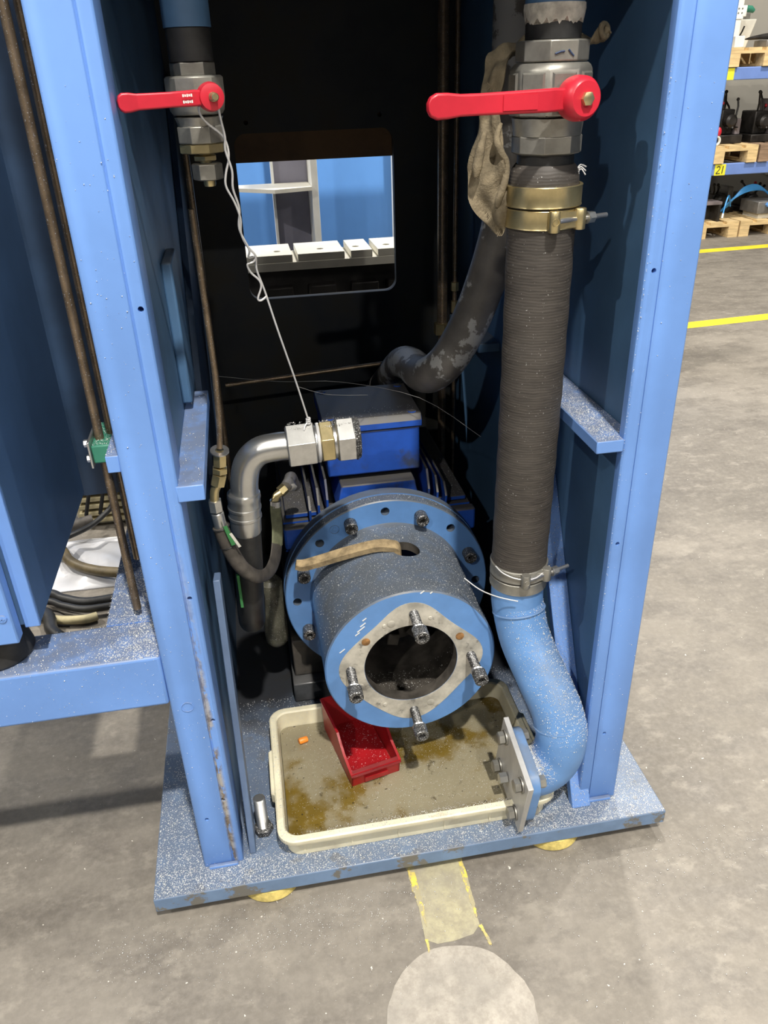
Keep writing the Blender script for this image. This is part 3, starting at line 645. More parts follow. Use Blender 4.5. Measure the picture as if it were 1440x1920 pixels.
build(MB().lathe([(.007, -.016), (.0175, -.015), (.0185, -.008), (.0165, .001), (.010, .003), (0, .003)], hubL, nL, 36), 'lever_hub', 'red', lv)
build(MB().lathe([(.006, 0), (.006, .004), (.0052, .005), (.0052, .012), (.004, .0135), (0, .0135)], hubL+nL*.002, nL, 18), 'lever_bolt', 'brass', lv)
cz = MB()
for r_i in range(2):
    for k in range(5): 
        p = hubL+Vector((-.958, -.285, -.022))*(.030+k*.0028)+Vector((0, 0, .004-r_i*.0075))+nL*.0075
        cz.obox(p, Vector((-.958, -.285, 0))*.0010, nL*.0005, Vector((0, 0, .0013 if k % 2 else .0017)))
build(cz, 'worn_lever_lettering', 'white', lv)

# upper pipes
up = thing('supply_pipe', 'blue pipe with black nipple entering the top of the large valve', 'pipe', (.480, 1.28, 1.53))
build(MB().cyl((.480, 1.28, 1.574), (.480, 1.28, 2.28), .0425, n=40), 'pipe_body', 'blue_shaded', up)
build(MB().cyl((.480, 1.28, 1.533), (.480, 1.28, 1.572), .0405, n=40), 'nipple', 'rubber', up)
loops = [[], [], []]
for i in range(72):
    a = 2*PI*i/72; d = Vector((math.cos(a), math.sin(a), 0)); lo_ = 1.562-.008*abs(math.sin(a*7+1.2*math.sin(a*3)))-.004*abs(math.sin(a*17))
    for L, (r, z) in zip(loops, ((.0438, 1.577), (.0444, 1.570), (.0412, lo_))): L.append(Vector((.480, 1.28, z))+d*r)
build(MB().loft(loops), 'sealant_ring', 'crust', up)
up = thing('supply_pipe', 'blue pipe with black nipple entering the top of the small left valve', 'pipe', (X2, Y2, 1.52))
build(MB().cyl((X2, Y2, 1.560), (X2, Y2, 2.28), .0325, n=36), 'pipe_body', 'blue_shaded', up)
build(MB().cyl((X2, Y2, 1.5195), (X2, Y2, 1.5595), .0305, n=36), 'nipple', 'rubber', up)

# ================================================================== thick suction hose, clamps, elbow pipe
HX, HY = .478, 1.28
sh = thing('suction_hose', 'thick dark fabric wrapped vertical hose hanging from the large valve', 'hose', (HX, HY, .6))
build(MB().cyl((HX+.002, HY, 1.362), (HX+.002, HY, 1.3805), .044), 'hose_stub', 'rubber', sh)
lp = []
prof = [(.040, 1.366), (.046, 1.367), (.050, 1.362), (.0545, 1.350), (.0555, 1.335)] + [(.0545+.0006*math.sin(z*90), z) for z in np.linspace(1.27, .66, 40)] + [(.0545, .60), (.054, .585), (.047, .583)]
for r, z in prof:
    L = []
    bend = .004*math.sin((z-.58)/.79*PI)
    for i in range(40):
        a = 2*PI*i/40; rr = r*(1+.008*math.sin(3*a+z*9)); L.append(Vector((HX+.002*(z-.58)/.79+bend*.3+rr*math.cos(a), HY+rr*math.sin(a), z)))
    lp.append(L)
build(MB().loft(lp), 'hose_body', 'hose', sh)
ws = MB()
for k in range(3): ws.tube([(HX+.0545*math.cos(a_), HY+.0545*math.sin(a_), 1.352+k*.003) for a_ in (-.5, -.3, -.1)]+[(HX+.062, HY-.002+k*.002, 1.356+k*.003), (HX+.066, HY-.01, 1.348+k*.006)], .0011, 6, smooth=3)
build(ws, 'loose_wire_ends', 'wire', sh)
def clamp(name, label, z, h, r, m, bolt, bx=0.0, bdir=1):
    t = thing(name, label, 'clamp', (HX, HY, z), 'hose clamps on the thick hose')
    build(MB().lathe([(r-.0045, 0), (r, 0), (r+.0008, .001), (r, .003), (r, h-.003), (r+.0008, h-.001), (r, h), (r-.0045, h)], (HX+.002*(z-.58)/.79, HY, z), (0, 0, 1), 56, closed=True), 'band', m, t)
    if bolt:
        zc = z+h/2; y0 = HY-r-.006
        a1 = Vector((HX+bx-.001, y0, zc)); a2 = Vector((HX+bx+.047, y0+.017, zc)); d = (a2-a1).normalized()
        for p in (a1, a2): build(MB().lathe([(.0, 0), (.0085, 0), (.0092, .001), (.0092, h*1.08-.001), (.0085, h*1.08), (0, h*1.08)], p-Vector((0, 0, h*.54)), (0, 0, 1), 20), 'trunnion', m, t)
        build(MB().cyl(a1-d*.004, a2+d*.055, .0040, n=12), 'bolt', 'steel', t)
        build(MB().hexa(a2+d*.016, a2+d*.028, .0090), 'nut', 'zinc', t)
        build(MB().lathe([(.003, 0), (.0095, 0), (.0095, .003), (.003, .003)], a2+d*.0125, d, 20, closed=True), 'washer', 'zinc', t)
        build(MB().torus(a1+Vector((-.0006, -.0085, 0)), (0, 1, 0), .0052, .0009, 20, 6), 'pressed_slot', m, t)
        build(MB().obox((HX+bx+.023, HY-r+.0005+.004, zc), (.020, .004, 0), (.0006, -.0016, 0), (0, 0, h*.42)), 'tongue', m, t)
    return t
clamp('hose_clamp', 'wide plain yellow band clamp, topmost on the thick hose', 1.307, .031, .0605, 'brass', False)
clamp('hose_clamp', 'yellow bolted clamp just below the topmost band on the thick hose', 1.275, .029, .0585, 'brass', True)
clamp('hose_clamp', 'grey bolted clamp at the bottom of the thick hose', .612, .026, .0570, 'nickel', True, bx=-.006)
clamp('hose_clamp', 'plain grey band clamp, lowest on the thick hose', .584, .024, .0568, 'nickel', False)
cw = MB().tube([(HX-.055, HY-.02, .640), (HX-.045, HY-.040, .634), (HX-.02, HY-.057, .628), (HX+.015, HY-.060, .628), (HX+.05, HY-.036, .636)], .0013, 8, smooth=4)
cw.tube([(HX-.11, HY+.01, .600), (HX-.085, HY-.02, .588), (HX-.055, HY-.045, .583), (HX-.02, HY-.062, .579)], .0012, 8, smooth=4)
tag(build(cw, 'binding_wire', 'wire', loc=(HX, HY, .6)), 'thin loose wire bound round the lower end of the thick hose', 'wire')

sp = thing('suction_pipe', 'dusty blue elbow pipe rising from the square plate to the thick hose', 'pipe', (.54, 1.143, .12))
pts = [(HX, HY, .60), (HX, HY, .555), (HX+.002, HY-.004, .525), (.492, 1.252, .455), (.515, 1.207, .39), (.535, 1.166, .335), (.5425, 1.147, .295), (.5435, 1.143, .262), (.538, 1.143, .228), (.523, 1.143, .202), (.500, 1.143, .187), (.474, 1.143, .184)]
build(MB().tube(pts, .0530, 36, smooth=5), 'elbow_pipe', 'blue_pipe', sp)
for i, (p, d) in enumerate((((HX+.003, HY-.008, .520), (.1, -.3, -1)), ((.541, 1.152, .305), (.1, -.25, -1)))): build(MB().torus(p, d, .0530, .0022, 48, 8), 'weld_bead', 'blue_pipe', sp)
cP = Vector((.0, 1.143, .184)); a1 = Vector((0, .064, .102)).normalized(); a2 = Vector((0, -.102, .064)).normalized()
def sq(x, hd, r_=.12):      # square plate loop, half diagonal hd, at x
    c = Vector((x, cP.y, cP.z)); L = []
    for e in (a1, a2, -a1, -a2): L.append(c+e*hd)
    return L
fl = MB()
c0 = [Vector((.4505, cP.y, cP.z))+ (a1*math.cos(t)+a2*math.sin(t))*min(.096, .078/max(abs(math.cos(t-PI/4)), abs(math.sin(t-PI/4)))) for t in np.linspace(0, 2*PI, 48, endpoint=False)]
build(fl.prism(c0, (.022, 0, 0)), 'pipe_flange', 'blue_pipe', sp, bevel=.002)
for e in (a1, a2, -a1, -a2):
    c = Vector((.4725, cP.y, cP.z))+e*.079
    build(MB().hexa(c, c+Vector((.014, 0, 0)), .0135), 'nut', 'nickel', sp)
bp = thing('blind_plate', 'tilted square light steel plate bolted on the end of the blue elbow pipe', 'plate', (.444, 1.143, .18))
bpm = build(MB().prism(sq(.4380, .1215), (.0115, 0, 0)), 'plate', 'plate', bp, bevel=.001)
for e in (a1, a2, -a1, -a2):
    c = Vector((.4378, cP.y, cP.z))+e*.079
    bo = build(MB().hexa(c-Vector((.004, 0, 0)), c-Vector((.018, 0, 0)), .0145, ch=.15), 'bolt', 'nickel', bp)
    build(MB().lathe([(.003, 0), (.0165, 0), (.0165, .003), (.003, .003)], c-Vector((.0035, 0, 0)), (1, 0, 0), 22, closed=True), 'washer', 'nickel', bo)
build(MB().hexa(Vector((.4365, 1.160, .158)), Vector((.418, 1.160, .158)), .0125), 'centre_plug', 'zinc', bp)

# ================================================================== drip tray and what lies in it
TX, TY = .2385, 1.310
tr = thing('drip_tray', 'ivory plastic tray with oily water under the housing', 'tray', (TX, TY, .0655))
def ring(hx, hy, r, z, bow=0.0):
    L = rrect(TX, TY, hx, hy, r, z, 8)
    if bow:
        for p in L:
            if p.y < TY-hy+.02 and abs(p.x-TX) < hx: p.z -= 0; p.y -= bow*max(0, 1-((p.x-TX)/hx)**2)
    return L
tl = [ring(.276, .176, .03, .0658), ring(.284, .182, .03, .0662), ring(.287, .185, .032, .113, .004), ring(.299, .197, .036, .113, .004), ring(.301, .199, .038, .116, .004), ring(.301, .199, .038, .126, .004), ring(.298, .196, .038, .1285, .004),
      ring(.287, .184, .030, .1285, .004), ring(.284, .181, .028, .125, .004), ring(.279, .177, .022, .074), ring(.272, .170, .02, .0715)]
build(MB().loft(tl), 'tray_body', 'ivory', tr)
for x in (-.01, .09, .19, .29, .39, .48): build(MB().obox((x, TY-.1825, .094), (.0016, 0, 0), (0, .0035, 0), (0, 0, .019)), 'rim_rib', 'ivory', tr)
for s in (-1, 1):
    build(MB().prism([(TX+s*.298, TY-.07, .100), (TX+s*.309, TY-.062, .100), (TX+s*.309, TY+.062, .100), (TX+s*.298, TY+.07, .100)], (0, 0, .026)), 'grip', 'ivory', tr, bevel=.002)
ol = MB(); L = rrect(TX, TY, .2785, .1765, .022, .0850, 8); L2 = rrect(TX, TY, .272, .170, .02, .0735, 8)
tag(build(ol.loft([L2, L]), 'oily_water', 'oil', loc=(TX, TY, .08)), 'shallow yellow brown oily water filling the ivory tray', 'oil', kind='stuff')
# red storage bin
rb = thing('storage_bin', 'small open fronted red plastic bin lying in the ivory tray', 'bin', (.112, 1.272, .0855))
ang = math.radians(12); e1 = Vector((math.cos(ang), math.sin(ang), 0)); e2 = Vector((-math.sin(ang), math.cos(ang), 0)); ez = Vector((0, 0, 1)); o = Vector((.110, 1.268, .0855))
W, D, HB, HF, T = .116, .195, .088, .040, .0028
def P3(a, b, c): return o+e1*a+e2*b+ez*c
bb = MB()
bb.prism([P3(.004, 0, 0), P3(W-.004, 0, 0), P3(W-.004, D, 0), P3(.004, D, 0)], ez*T)
for a in (0, W-T):
    bb.prism([P3(a, 0, 0), P3(a, D, 0), P3(a, D+.012, HB), P3(a, .085, HB), P3(a, .045, HF+.016), P3(a, -.006, HF)], e1*T)
    aa = a-.003 if a == 0 else a
    bb.prism([P3(aa, -.006, HF-.003), P3(aa, .045, HF+.013), P3(aa, .085, HB-.003), P3(aa, D+.012, HB-.003), P3(aa, D+.012, HB+.001), P3(aa, .085, HB+.001), P3(aa, .045, HF+.017), P3(aa, -.006, HF+.001)], e1*.0058)
bb.prism([P3(0, D, 0), P3(W, D, 0), P3(W, D+.012, HB), P3(0, D+.012, HB)], e2*T)
bb.prism([P3(0, 0, 0), P3(W, 0, 0), P3(W, -.006, HF), P3(0, -.006, HF)], e2*T)
build(bb, 'bin_body', 'red_bin', rb)
lp_ = MB(); lp_.prism([P3(-.002, -.011, HF-.004), P3(W+.002, -.011, HF-.004), P3(W+.002, -.001, HF+.001), P3(-.002, -.001, HF+.001)], e2*.006+ez*.003)
build(lp_, 'front_lip', 'red_bin', rb, bevel=.0008)
lb = MB(); lb.prism([P3(.03, -.0065, .008), P3(W-.03, -.0065, .008), P3(W-.03, -.0085, .022), P3(.03, -.0085, .022)], e2*.002); build(lb, 'label_ridge', 'red_bin', rb)
og = MB().tube([(.003, 1.424, .0925), (.006, 1.425, .0925), (.022, 1.429, .0925), (.024, 1.4295, .0925)], [.0065, .0078, .0072, .0066], 16)
tag(build(og, 'orange_stopper', 'orange', loc=(.013, 1.426, .0925)), 'small orange plastic stopper floating in the ivory tray', 'cap')
# upside down hexagon bolt
hx = thing('hexagon_bolt', 'threaded steel bolt standing on its head left of the ivory tray', 'bolt', (-.094, 1.205, .065))
build(MB().hexa((-.094, 1.205, .0655), (-.094, 1.205, .082), .0215, phase=.5), 'bolt_head', 'screw', hx)
ths = [(.0, 0)]+[(v, t) for k in range(28) for v, t in ((.0108, .003*k), (.0128, .003*k+.0015))]+[(.0105, .0845), (0, .0845)]
build(MB().lathe(ths, (-.094, 1.205, .0822), (0, 0, 1), 22), 'thread', 'zinc', hx, ang=20)

# ------------------------------------------------------------------ burlap rag, tie wire, cobweb
rg = MB()
rg = ribbon([(.560, 1.272, 1.545), (.552, 1.300, 1.528), (.520, 1.345, 1.527), (.470, 1.352, 1.530), (.430, 1.345, 1.522), (.408, 1.325, 1.495), (.398, 1.312, 1.455), (.3955, 1.305, 1.41), (.391, 1.298, 1.365), (.394, 1.295, 1.325), (.407, 1.290, 1.288), (.417, 1.288, 1.262)],
            (.75, -.5, .25), (.006, .016, .028, .030, .026, .018, .013, .020, .032, .032, .021, .002), .003, 'x', 'burlap', k=7, n=12, ripple=.0048)
rag = thing('burlap_rag', 'tan burlap rag wrapped behind the large ball valve', 'rag', (.40, 1.31, 1.40))
build(rg, 'cloth', 'burlap', rag, ang=80)
build(MB().tube([(.410, 1.292, 1.425), (.402, 1.286, 1.405), (.408, 1.280, 1.385), (.417, 1.279, 1.37), (.416, 1.279, 1.345), (.408, 1.282, 1.318), (.406, 1.284, 1.305)], [.003, .0055, .006, .005, .0055, .006, .003], 10, smooth=5), 'rolled_fold', 'burlap', rag, ang=80)
build(MB().tube([(.386, 1.296, 1.415), (.378, 1.290, 1.39), (.373, 1.288, 1.365), (.371, 1.288, 1.35)], [.003, .007, .008, .003], 10, smooth=5), 'rolled_fold', 'burlap', rag, ang=80)
build(MB().torus((.556, 1.274, 1.542), (.5, -.8, .2), .0085, .0042, 20, 8), 'twisted_corner', 'burlap', rag, ang=80)
fr_ = MB()
for k in range(26):
    p = Vector((.374+.0016*k, 1.286-.0001*k, 1.322-.00225*k)); q = p+Vector((rng.uniform(-.005, .001), rng.uniform(-.004, .002), rng.uniform(-.007, -.001)))
    fr_.tube([p, (p+q)/2+Vector((rng.uniform(-.001, .001),)*3), q], .0006, 5)
for c in ((.370, 1.288, 1.352), (.397, 1.306, 1.475), (.407, 1.284, 1.303)):
    for k in range(6): fr_.tube([c, Vector(c)+Vector((rng.uniform(-.010, .004), rng.uniform(-.006, .004), rng.uniform(-.010, .006)))], .0006, 5)
build(fr_, 'frayed_threads', 'burlap', rag, kind='stuff')

wr = MB()
wr.tube([(-.036, 1.236, 1.466), (-.036, 1.246, 1.456), (-.027, 1.255, 1.443), (-.010, 1.262, 1.428), (-.004, 1.265, 1.412), (-.0045, 1.268, 1.395), (-.011, 1.272, 1.375), (-.0125, 1.275, 1.358), (-.003, 1.282, 1.335), (.003, 1.29, 1.31), (.0015, 1.298, 1.288), (.008, 1.306, 1.268),
         (.020, 1.316, 1.250), (.016, 1.320, 1.240), (.006, 1.321, 1.236), (.010, 1.327, 1.222), (.022, 1.331, 1.208), (.024, 1.333, 1.196), (.017, 1.334, 1.178), (.022, 1.336, 1.174), (.032, 1.338, 1.180)], .0017, 8, smooth=6)
wr.tube([(-.010, 1.236, 1.462), (-.009, 1.245, 1.45), (-.006, 1.256, 1.425), (-.0075, 1.262, 1.408), (-.0015, 1.27, 1.38), (-.003, 1.276, 1.355), (.003, 1.286, 1.325), (-.0005, 1.296, 1.295), (.011, 1.307, 1.262), (.009, 1.316, 1.248), (.020, 1.322, 1.246), (.020, 1.327, 1.225), (.030, 1.337, 1.186), (.045, 1.350, 1.118), (.070, 1.385, 1.01), (.088, 1.413, .925), (.0915, 1.418, .912)], .0017, 8, smooth=6)
wr.tube([(.0915+.0115, 1.42+.0375*math.sin(a), .871+.0375*math.cos(a)) for a in np.linspace(0, 2*PI, 26)], .0017, 8)
wr.tube([(.1045+.001, 1.42+.0375*math.sin(a), .871+.0375*math.cos(a)) for a in np.linspace(0.3, 2*PI, 26)], .0017, 8)
for k in range(3): wr.torus((.088, 1.412, .926-.004*k), (.2, .3, -1), .0036, .0015, 16, 6)
wr.tube([(.086, 1.411, .920), (.080, 1.404, .914), (.078, 1.402, .907)], .0015, 8)
tag(build(wr, 'tie_wire', 'wire', loc=(.02, 1.32, 1.2)), 'twisted bare wire hanging from the short red lever and holding the elbow fitting', 'wire')
co = MB().tube([(-.098, 1.7, .931), (.05, 1.695, .905), (.187, 1.69, .893), (.359, 1.66, .850), (.445, 1.46, .83)], .0005, 5, smooth=4)
co.tube([(.075, 1.43, .985), (.14, 1.52, .93), (.24, 1.66, .868)], .0005, 5, smooth=4)
tag(build(co, 'cobweb', 'cob', loc=(.2, 1.68, .9)), 'thin cobweb threads strung across the dark interior above the motor', 'cobweb')

# ------------------------------------------------------------------ pipes at the back
rp = thing('return_pipe', 'thick grey curved pipe with peeling paint behind the thick hose', 'pipe', (.5, 1.65, 1.0))
build(MB().tube([(.535, 1.62, 2.2), (.535, 1.62, 1.45), (.533, 1.62, 1.28), (.516, 1.63, 1.17), (.478, 1.64, 1.045), (.432, 1.65, .95), (.398, 1.68, .90), (.384, 1.75, .874), (.380, 1.85, .864), (.378, 1.96, .832), (.376, 2.12, .745), (.376, 2.345, .62)], .042, 28, smooth=6), 'pipe_body', 'greypipe', rp)
for x, y, r, zb, lab in ((.544, 2.2, .0145, .84, 'brass brown vertical tube at the back, thicker of the two on the right'), (.580, 2.2, .0065, .90, 'thin brass vertical tube at the back right corner')):
    t = thing('vertical_tube', lab, 'tube', (x, y, zb))
    build(MB().cyl((x, y, zb), (x, y, 2.25), r, n=16), 'tube_body', 'bronze', t)
    build(MB().hexa((x, y, zb-.012), (x, y, zb+.022), r*1.7), 'union_nut', 'brass', t)
    build(MB().cyl((x, y, .3), (x, y, zb-.01), r*.8, n=12), 'tube_end', 'bronze', t)
    if r < .01: build(MB().hexa((x, y, zb+.05), (x, y, zb+.075), r*1.8), 'union_nut', 'brass', t)
tag(build(MB().tube([(-.098, 1.9, .3), (-.097, 1.9, .75), (-.096, 1.9, 1.29), (-.095, 1.9, 2.25)], .0075, 14), 'vertical_tube', 'bronze', loc=(-.096, 1.9, .7)), 'brown vertical tube at the back left of the interior', 'tube')
tag(build(MB().tube([(-.085, 2.1, .766), (.1, 2.1, .776), (.50, 2.1, .798), (.57, 2.12, .80)], .0055, 10), 'cross_tube', 'bronze', loc=(.2, 2.1, .78)), 'thin brown tube running level across the dark back wall', 'tube')

# ================================================================== seen through the window
ts = thing('slotted_table', 'pale slotted machine table with bolt holes seen through the window opening', 'machine table', (.25, 2.7, .955))
build(MB().box(-.35, .95, 2.60, 2.79, .953, .979), 'table_base', 'offwhite', ts, bevel=.002)
for x0, x1, hs in ((-.35, .0, ()), (.006, .155, (.110,)), (.172, .322, (.250,)), (.342, .412, (.366,)), (.430, .62, (.468,)), (.636, .95, ())):
    sg = build(MB().box(x0, x1, 2.600, 2.79, .9792, 1.002), 'table_segment', 'offwhite', ts, bevel=.0015)
    if hs:
        mc = MB()
        for h in hs: mc.cyl((h, 2.665, .984), (h, 2.665, 1.02), .0115, n=20)
        cut(sg, mc)
pd = thing('table_pedestal', 'dark machine pedestal under the pale slotted table', 'pedestal', (.25, 2.7, 0))
build(MB().box(-.30, .90, 2.64, 2.76, .10, .952), 'pedestal_body', 'black_part', pd)
for x in (.06, .20, .34, .46): build(MB().box(x, x+.09, 2.60, 2.639, .86, .90), 'pedestal_clamp', 'black_part', pd, bevel=.004)
build(MB().box(-.35, .95, 2.62, 2.80, .0, .10), 'pedestal_foot', 'black_part', pd)
tag(build(MB().box(-.15, .63, 2.376, 2.46, 1.293, 1.70), 'crossmember', 'brown', loc=(.2, 2.5, 1.29)), 'rusty brown steel crossmember hanging above the window opening', 'beam')
su = thing('shelf_unit', 'white and grey shelf unit standing in front of blue panel beyond the window', 'shelf', (.25, 3.5, 0))
build(MB().box(.160, .297, 3.52, 3.55, .0, 2.0), 'grey_panel', 'lavender', su)
build(MB().box(.298, .325, 3.36, 3.56, .0, 2.0), 'upright', 'white', su, bevel=.002)
build(MB().box(.150, .160, 3.50, 3.56, .0, 2.0), 'upright', 'white', su)
build(MB().prism([(-.12, 3.515, 1.098), (.150, 3.30, 1.098), (.297, 3.34, 1.098), (.297, 3.515, 1.098)], (0, 0, .014)), 'shelf_board', 'offwhite', su)
build(MB().box(.655, .69, 3.40, 3.56, .0, 2.0), 'upright', 'white', su, bevel=.002)
tag(build(MB().box(-1.6, 2.2, 3.80, 3.85, 0, 2.1), 'partition', 'blue_far', loc=(.3, 3.82, 0)), 'large flat blue machine panel beyond the window opening', 'panel')

# ================================================================== under the cabinet, seen through the beam frame
def cable(pts, r, m, label, name='cable', group=None, sm=6):
    P = [(x, y, max(z, r)) for x, y, z in pts]
    tag(build(MB().tube(P, r, 12, smooth=sm), name, m, loc=P[len(P)//2]), label, 'cable', group)
def wavy(x0, x1, y0, y1, z, amp, nx=22, ny=22, seed=1):
    g = np.random.default_rng(seed); ph = g.uniform(0, 6, 6); top, bot = [], []
    for j in range(ny+1):
        for i in range(nx+1):
            x = x0+(x1-x0)*i/nx; y = y0+(y1-y0)*j/ny
            h = amp*(1+math.sin(9*x+14*y+ph[0]))*.5+amp*.5*(1+math.sin(31*x-17*y+ph[1]))*.5+amp*.25*math.sin(50*y+40*x+ph[2])
            edge = min(1, 6*min(i/nx, 1-i/nx, j/ny, 1-j/ny)+.12)
            top.append((x, y, z+.004+max(0, h)*edge)); bot.append((x, y, z+.0005))
    n = (nx+1)*(ny+1); fs = []
    for j in range(ny):
        for i in range(nx):
            a = j*(nx+1)+i; q = (a, a+1, a+nx+2, a+nx+1); fs += [q, tuple(n+k for k in q[::-1])]
    bd = [i for i in range(nx+1)]+[j*(nx+1)+nx for j in range(1, ny+1)]+[ny*(nx+1)+i for i in range(nx-1, -1, -1)]+[j*(nx+1) for j in range(ny-1, 0, -1)]
    for a, b in zip(bd, bd[1:]+bd[:1]): fs.append((b, a, n+a, n+b))
    return MB().add(top+bot, fs)
tag(build(wavy(-.90, -.44, 2.36, 2.70, 0, .024), 'plastic_sheet', 'sheet', loc=(-.65, 2.58, 0), ang=80), 'crumpled white plastic sheet on the floor under the cabinet', 'sheet')
cable([(-1.1, 2.72, .06), (-.80, 2.62, .055), (-.70, 2.47, .05), (-.60, 2.40, .045), (-.45, 2.36, .04)], .018, 'brown_hose', 'thick brown hose curving over the white sheet', 'hose')
cable([(-1.1, 2.38, .03), (-.78, 2.33, .03), (-.70, 2.28, .03), (-.60, 2.24, .03), (-.40, 2.27, .03)], .015, 'rubber', 'black cable nearer than the thick brown hose, first of two parallel ones')
cable([(-1.1, 2.33, .03), (-.78, 2.285, .03), (-.69, 2.235, .03), (-.60, 2.20, .03), (-.40, 2.22, .03)], .012, 'rubber', 'black cable in front of its parallel thicker twin on the floor')
cable([(-1.1, 2.20, .02), (-.80, 2.22, .02), (-.70, 2.175, .02), (-.62, 2.16, .02), (-.58, 2.17, .02)], .014, 'cream', 'cream corrugated conduit on the floor in front of the black cables')
cable([(-1.0, 2.28, .03), (-.76, 2.22, .03), (-.70, 2.10, .03), (-.62, 2.02, .03), (-.50, 2.00, .03), (-.35, 2.02, .03)], .020, 'rubber', 'thick black cable nearest the front under the cabinet')
cable([(-.72, 2.16, .006), (-.66, 2.10, .006), (-.58, 2.09, .006), (-.46, 2.13, .006)], .0035, 'rubber', 'thin black lead on the floor behind the thick black cable')
cable([(-1.1, 2.50, .12), (-.80, 2.54, .10), (-.70, 2.60, .09), (-.62, 2.68, .10), (-.565, 2.74, .16), (-.55, 2.75, .4)], .010, 'rubber', 'thin black cable climbing over the white sheet')
cable([(-1.1, 2.66, .085), (-.80, 2.66, .08), (-.72, 2.67, .085), (-.65, 2.69, .09)], .022, 'rubber_grey', 'thick dark sleeve lying behind the white sheet')
for k, (x, lab) in enumerate(((-.615, 'thin black lead hanging down beside the beige connector block'), (-.565, 'thin black lead hanging right of its twin beside the beige connector block'))):
    cable([(x-.06, 2.71, .10), (x-.02, 2.74, .25), (x+.01, 2.75, .45), (x+.02, 2.75, .62)], .007, 'rubber', lab)
bk_ = thing('connector_block', 'beige ribbed connector block standing behind the black cables', 'block', (-.62, 2.86, 0))
build(MB().box(-.735, -.50, 2.82, 2.91, .0, .17), 'block_body', 'beige', bk_, bevel=.006)
for k in range(5): build(MB().box(-.72, -.51, 2.795, 2.819, .02+k*.030, .038+k*.030), 'block_rib', 'cream', bk_, bevel=.004)
tag(build(MB().box(-1.3, -.82, 3.0, 3.4, 0, .5), 'blue_box', 'blue_far', loc=(-1, 3.1, 0), bevel=.01), 'blue machine box low behind the cables under the cabinet', 'box')

# ================================================================== floor markings
def flat(loop, name, m, label, z=.0006):
    tag(build(MB().prism([(x, y, .0002) for x, y in loop], (0, 0, z)), name, m, loc=(loop[0][0], loop[0][1], 0)), label, 'floor marking')
flat([(-2, 6.43), (12, 7.02), (12, 7.15), (-2, 6.56)], 'floor_line', 'yellowline', 'yellow painted floor line close in front of the racking')
flat([(-1.5, 4.30), (12, 5.25), (12, 5.37), (-1.5, 4.42)], 'floor_line', 'yellowline', 'wider looking yellow painted floor line nearer to the blue frame')
disc = [(.238+(.136+.0015*math.sin(9*a)+.001*math.sin(23*a))*math.cos(a), .778+(.137+.0015*math.sin(7*a+1))*math.sin(a)) for a in np.linspace(0, 2*PI, 80, endpoint=False)]
flat(disc, 'floor_patch', 'patch', 'pale scraped round patch on the floor before the base plate', .0005)
flat([(.204, .935), (.226, .922), (.262, .922), (.300, .928), (.318, .945), (.313, 1.20), (.208, 1.20), (.206, 1.0)], 'floor_patch', 'patch_yellow', 'yellowish worn strip on the floor between yellow paint remains', .0005)
def jag(pts, w_, seed):
    g = np.random.default_rng(seed); P, Wd = catmull([Vector((x, y, 0)) for x, y in pts], w_, 9); a, b = [], []
    for p, q in zip(P, Wd): a.append((p.x-q*g.uniform(.55, 1.1), p.y+g.uniform(-.001, .001))); b.append((p.x+q*g.uniform(.55, 1.1), p.y+g.uniform(-.001, .001)))
    return a+b[::-1]
flat(jag([(.205, 1.20), (.208, 1.06), (.211, 1.01), (.213, .962)], [.010, .009, .006, .001], 1), 'paint_remnant', 'worn_yellow', 'ragged yellow paint edge left of the worn floor strip', .0012)
flat(jag([(.318, 1.20), (.317, 1.06), (.317, 1.0), (.316, .960)], [.008, .006, .005, .002], 2), 'paint_remnant', 'worn_yellow', 'ragged yellow paint edge right of the worn floor strip', .0012)
flat(jag([(.318, .945), (.323, .925), (.326, .912), (.327, .900)], [.005, .003, .004, .003], 3), 'paint_remnant', 'worn_yellow', 'short yellow paint scrap beside the round floor patch, right side', .0012)
flat(jag([(.206, .936), (.207, .92), (.205, .908)], [.003, .003, .001], 4), 'paint_remnant', 'worn_yellow', 'tiny yellow paint scrap beside the round floor patch, left side', .0012)

# ================================================================== pallet racking at the right
RY = 7.27
rk = thing('pallet_rack', 'blue pallet racking against the hall wall in the right background', 'rack', (5.6, RY+.5, 0))
for z0, z1 in ((.560, .660), (1.338, 1.436)):
    for y in (RY, RY+1.05): build(MB().box(4.02, 7.3, y, y+.05, z0, z1), 'rack_beam', 'blue_rack', rk, bevel=.006)
    build(MB().box(4.02, 7.3, RY+.06, RY+1.04, z1-.03, z1-.002), 'rack_deck', 'grey_part', rk)
for x in (3.92, 7.32):
    for y in (RY, RY+1.03): build(MB().box(x, x+.09, y, y+.07, 0, 3.0), 'rack_upright', 'blue_rack', rk, bevel=.004)
def label21(x, z, full):
    c = build(MB().box(x, x+.108, RY-.004, RY-.0005, z, z+.094), 'location_label', 'yellowlabel', rk)
    y = RY-.0055
    d = MB(); d.tube([(x+.020, y, z+.066), (x+.030, y, z+.078), (x+.046, y, z+.072), (x+.048, y, z+.056), (x+.032, y, z+.036), (x+.016, y, z+.018), (x+.034, y, z+.017), (x+.054, y, z+.018)], .0034, 6, smooth=4)
    d.tube([(x+.080, y, z+.080), (x+.077, y, z+.05), (x+.074, y, z+.016)], .0042, 6)
    build(d, 'handwritten_number', 'ink', c)
label21(4.372, .562, True)
build(MB().box(4.30, 4.412, RY-.004, RY-.0005, 1.340, 1.432), 'location_label', 'yellowlabel', rk)
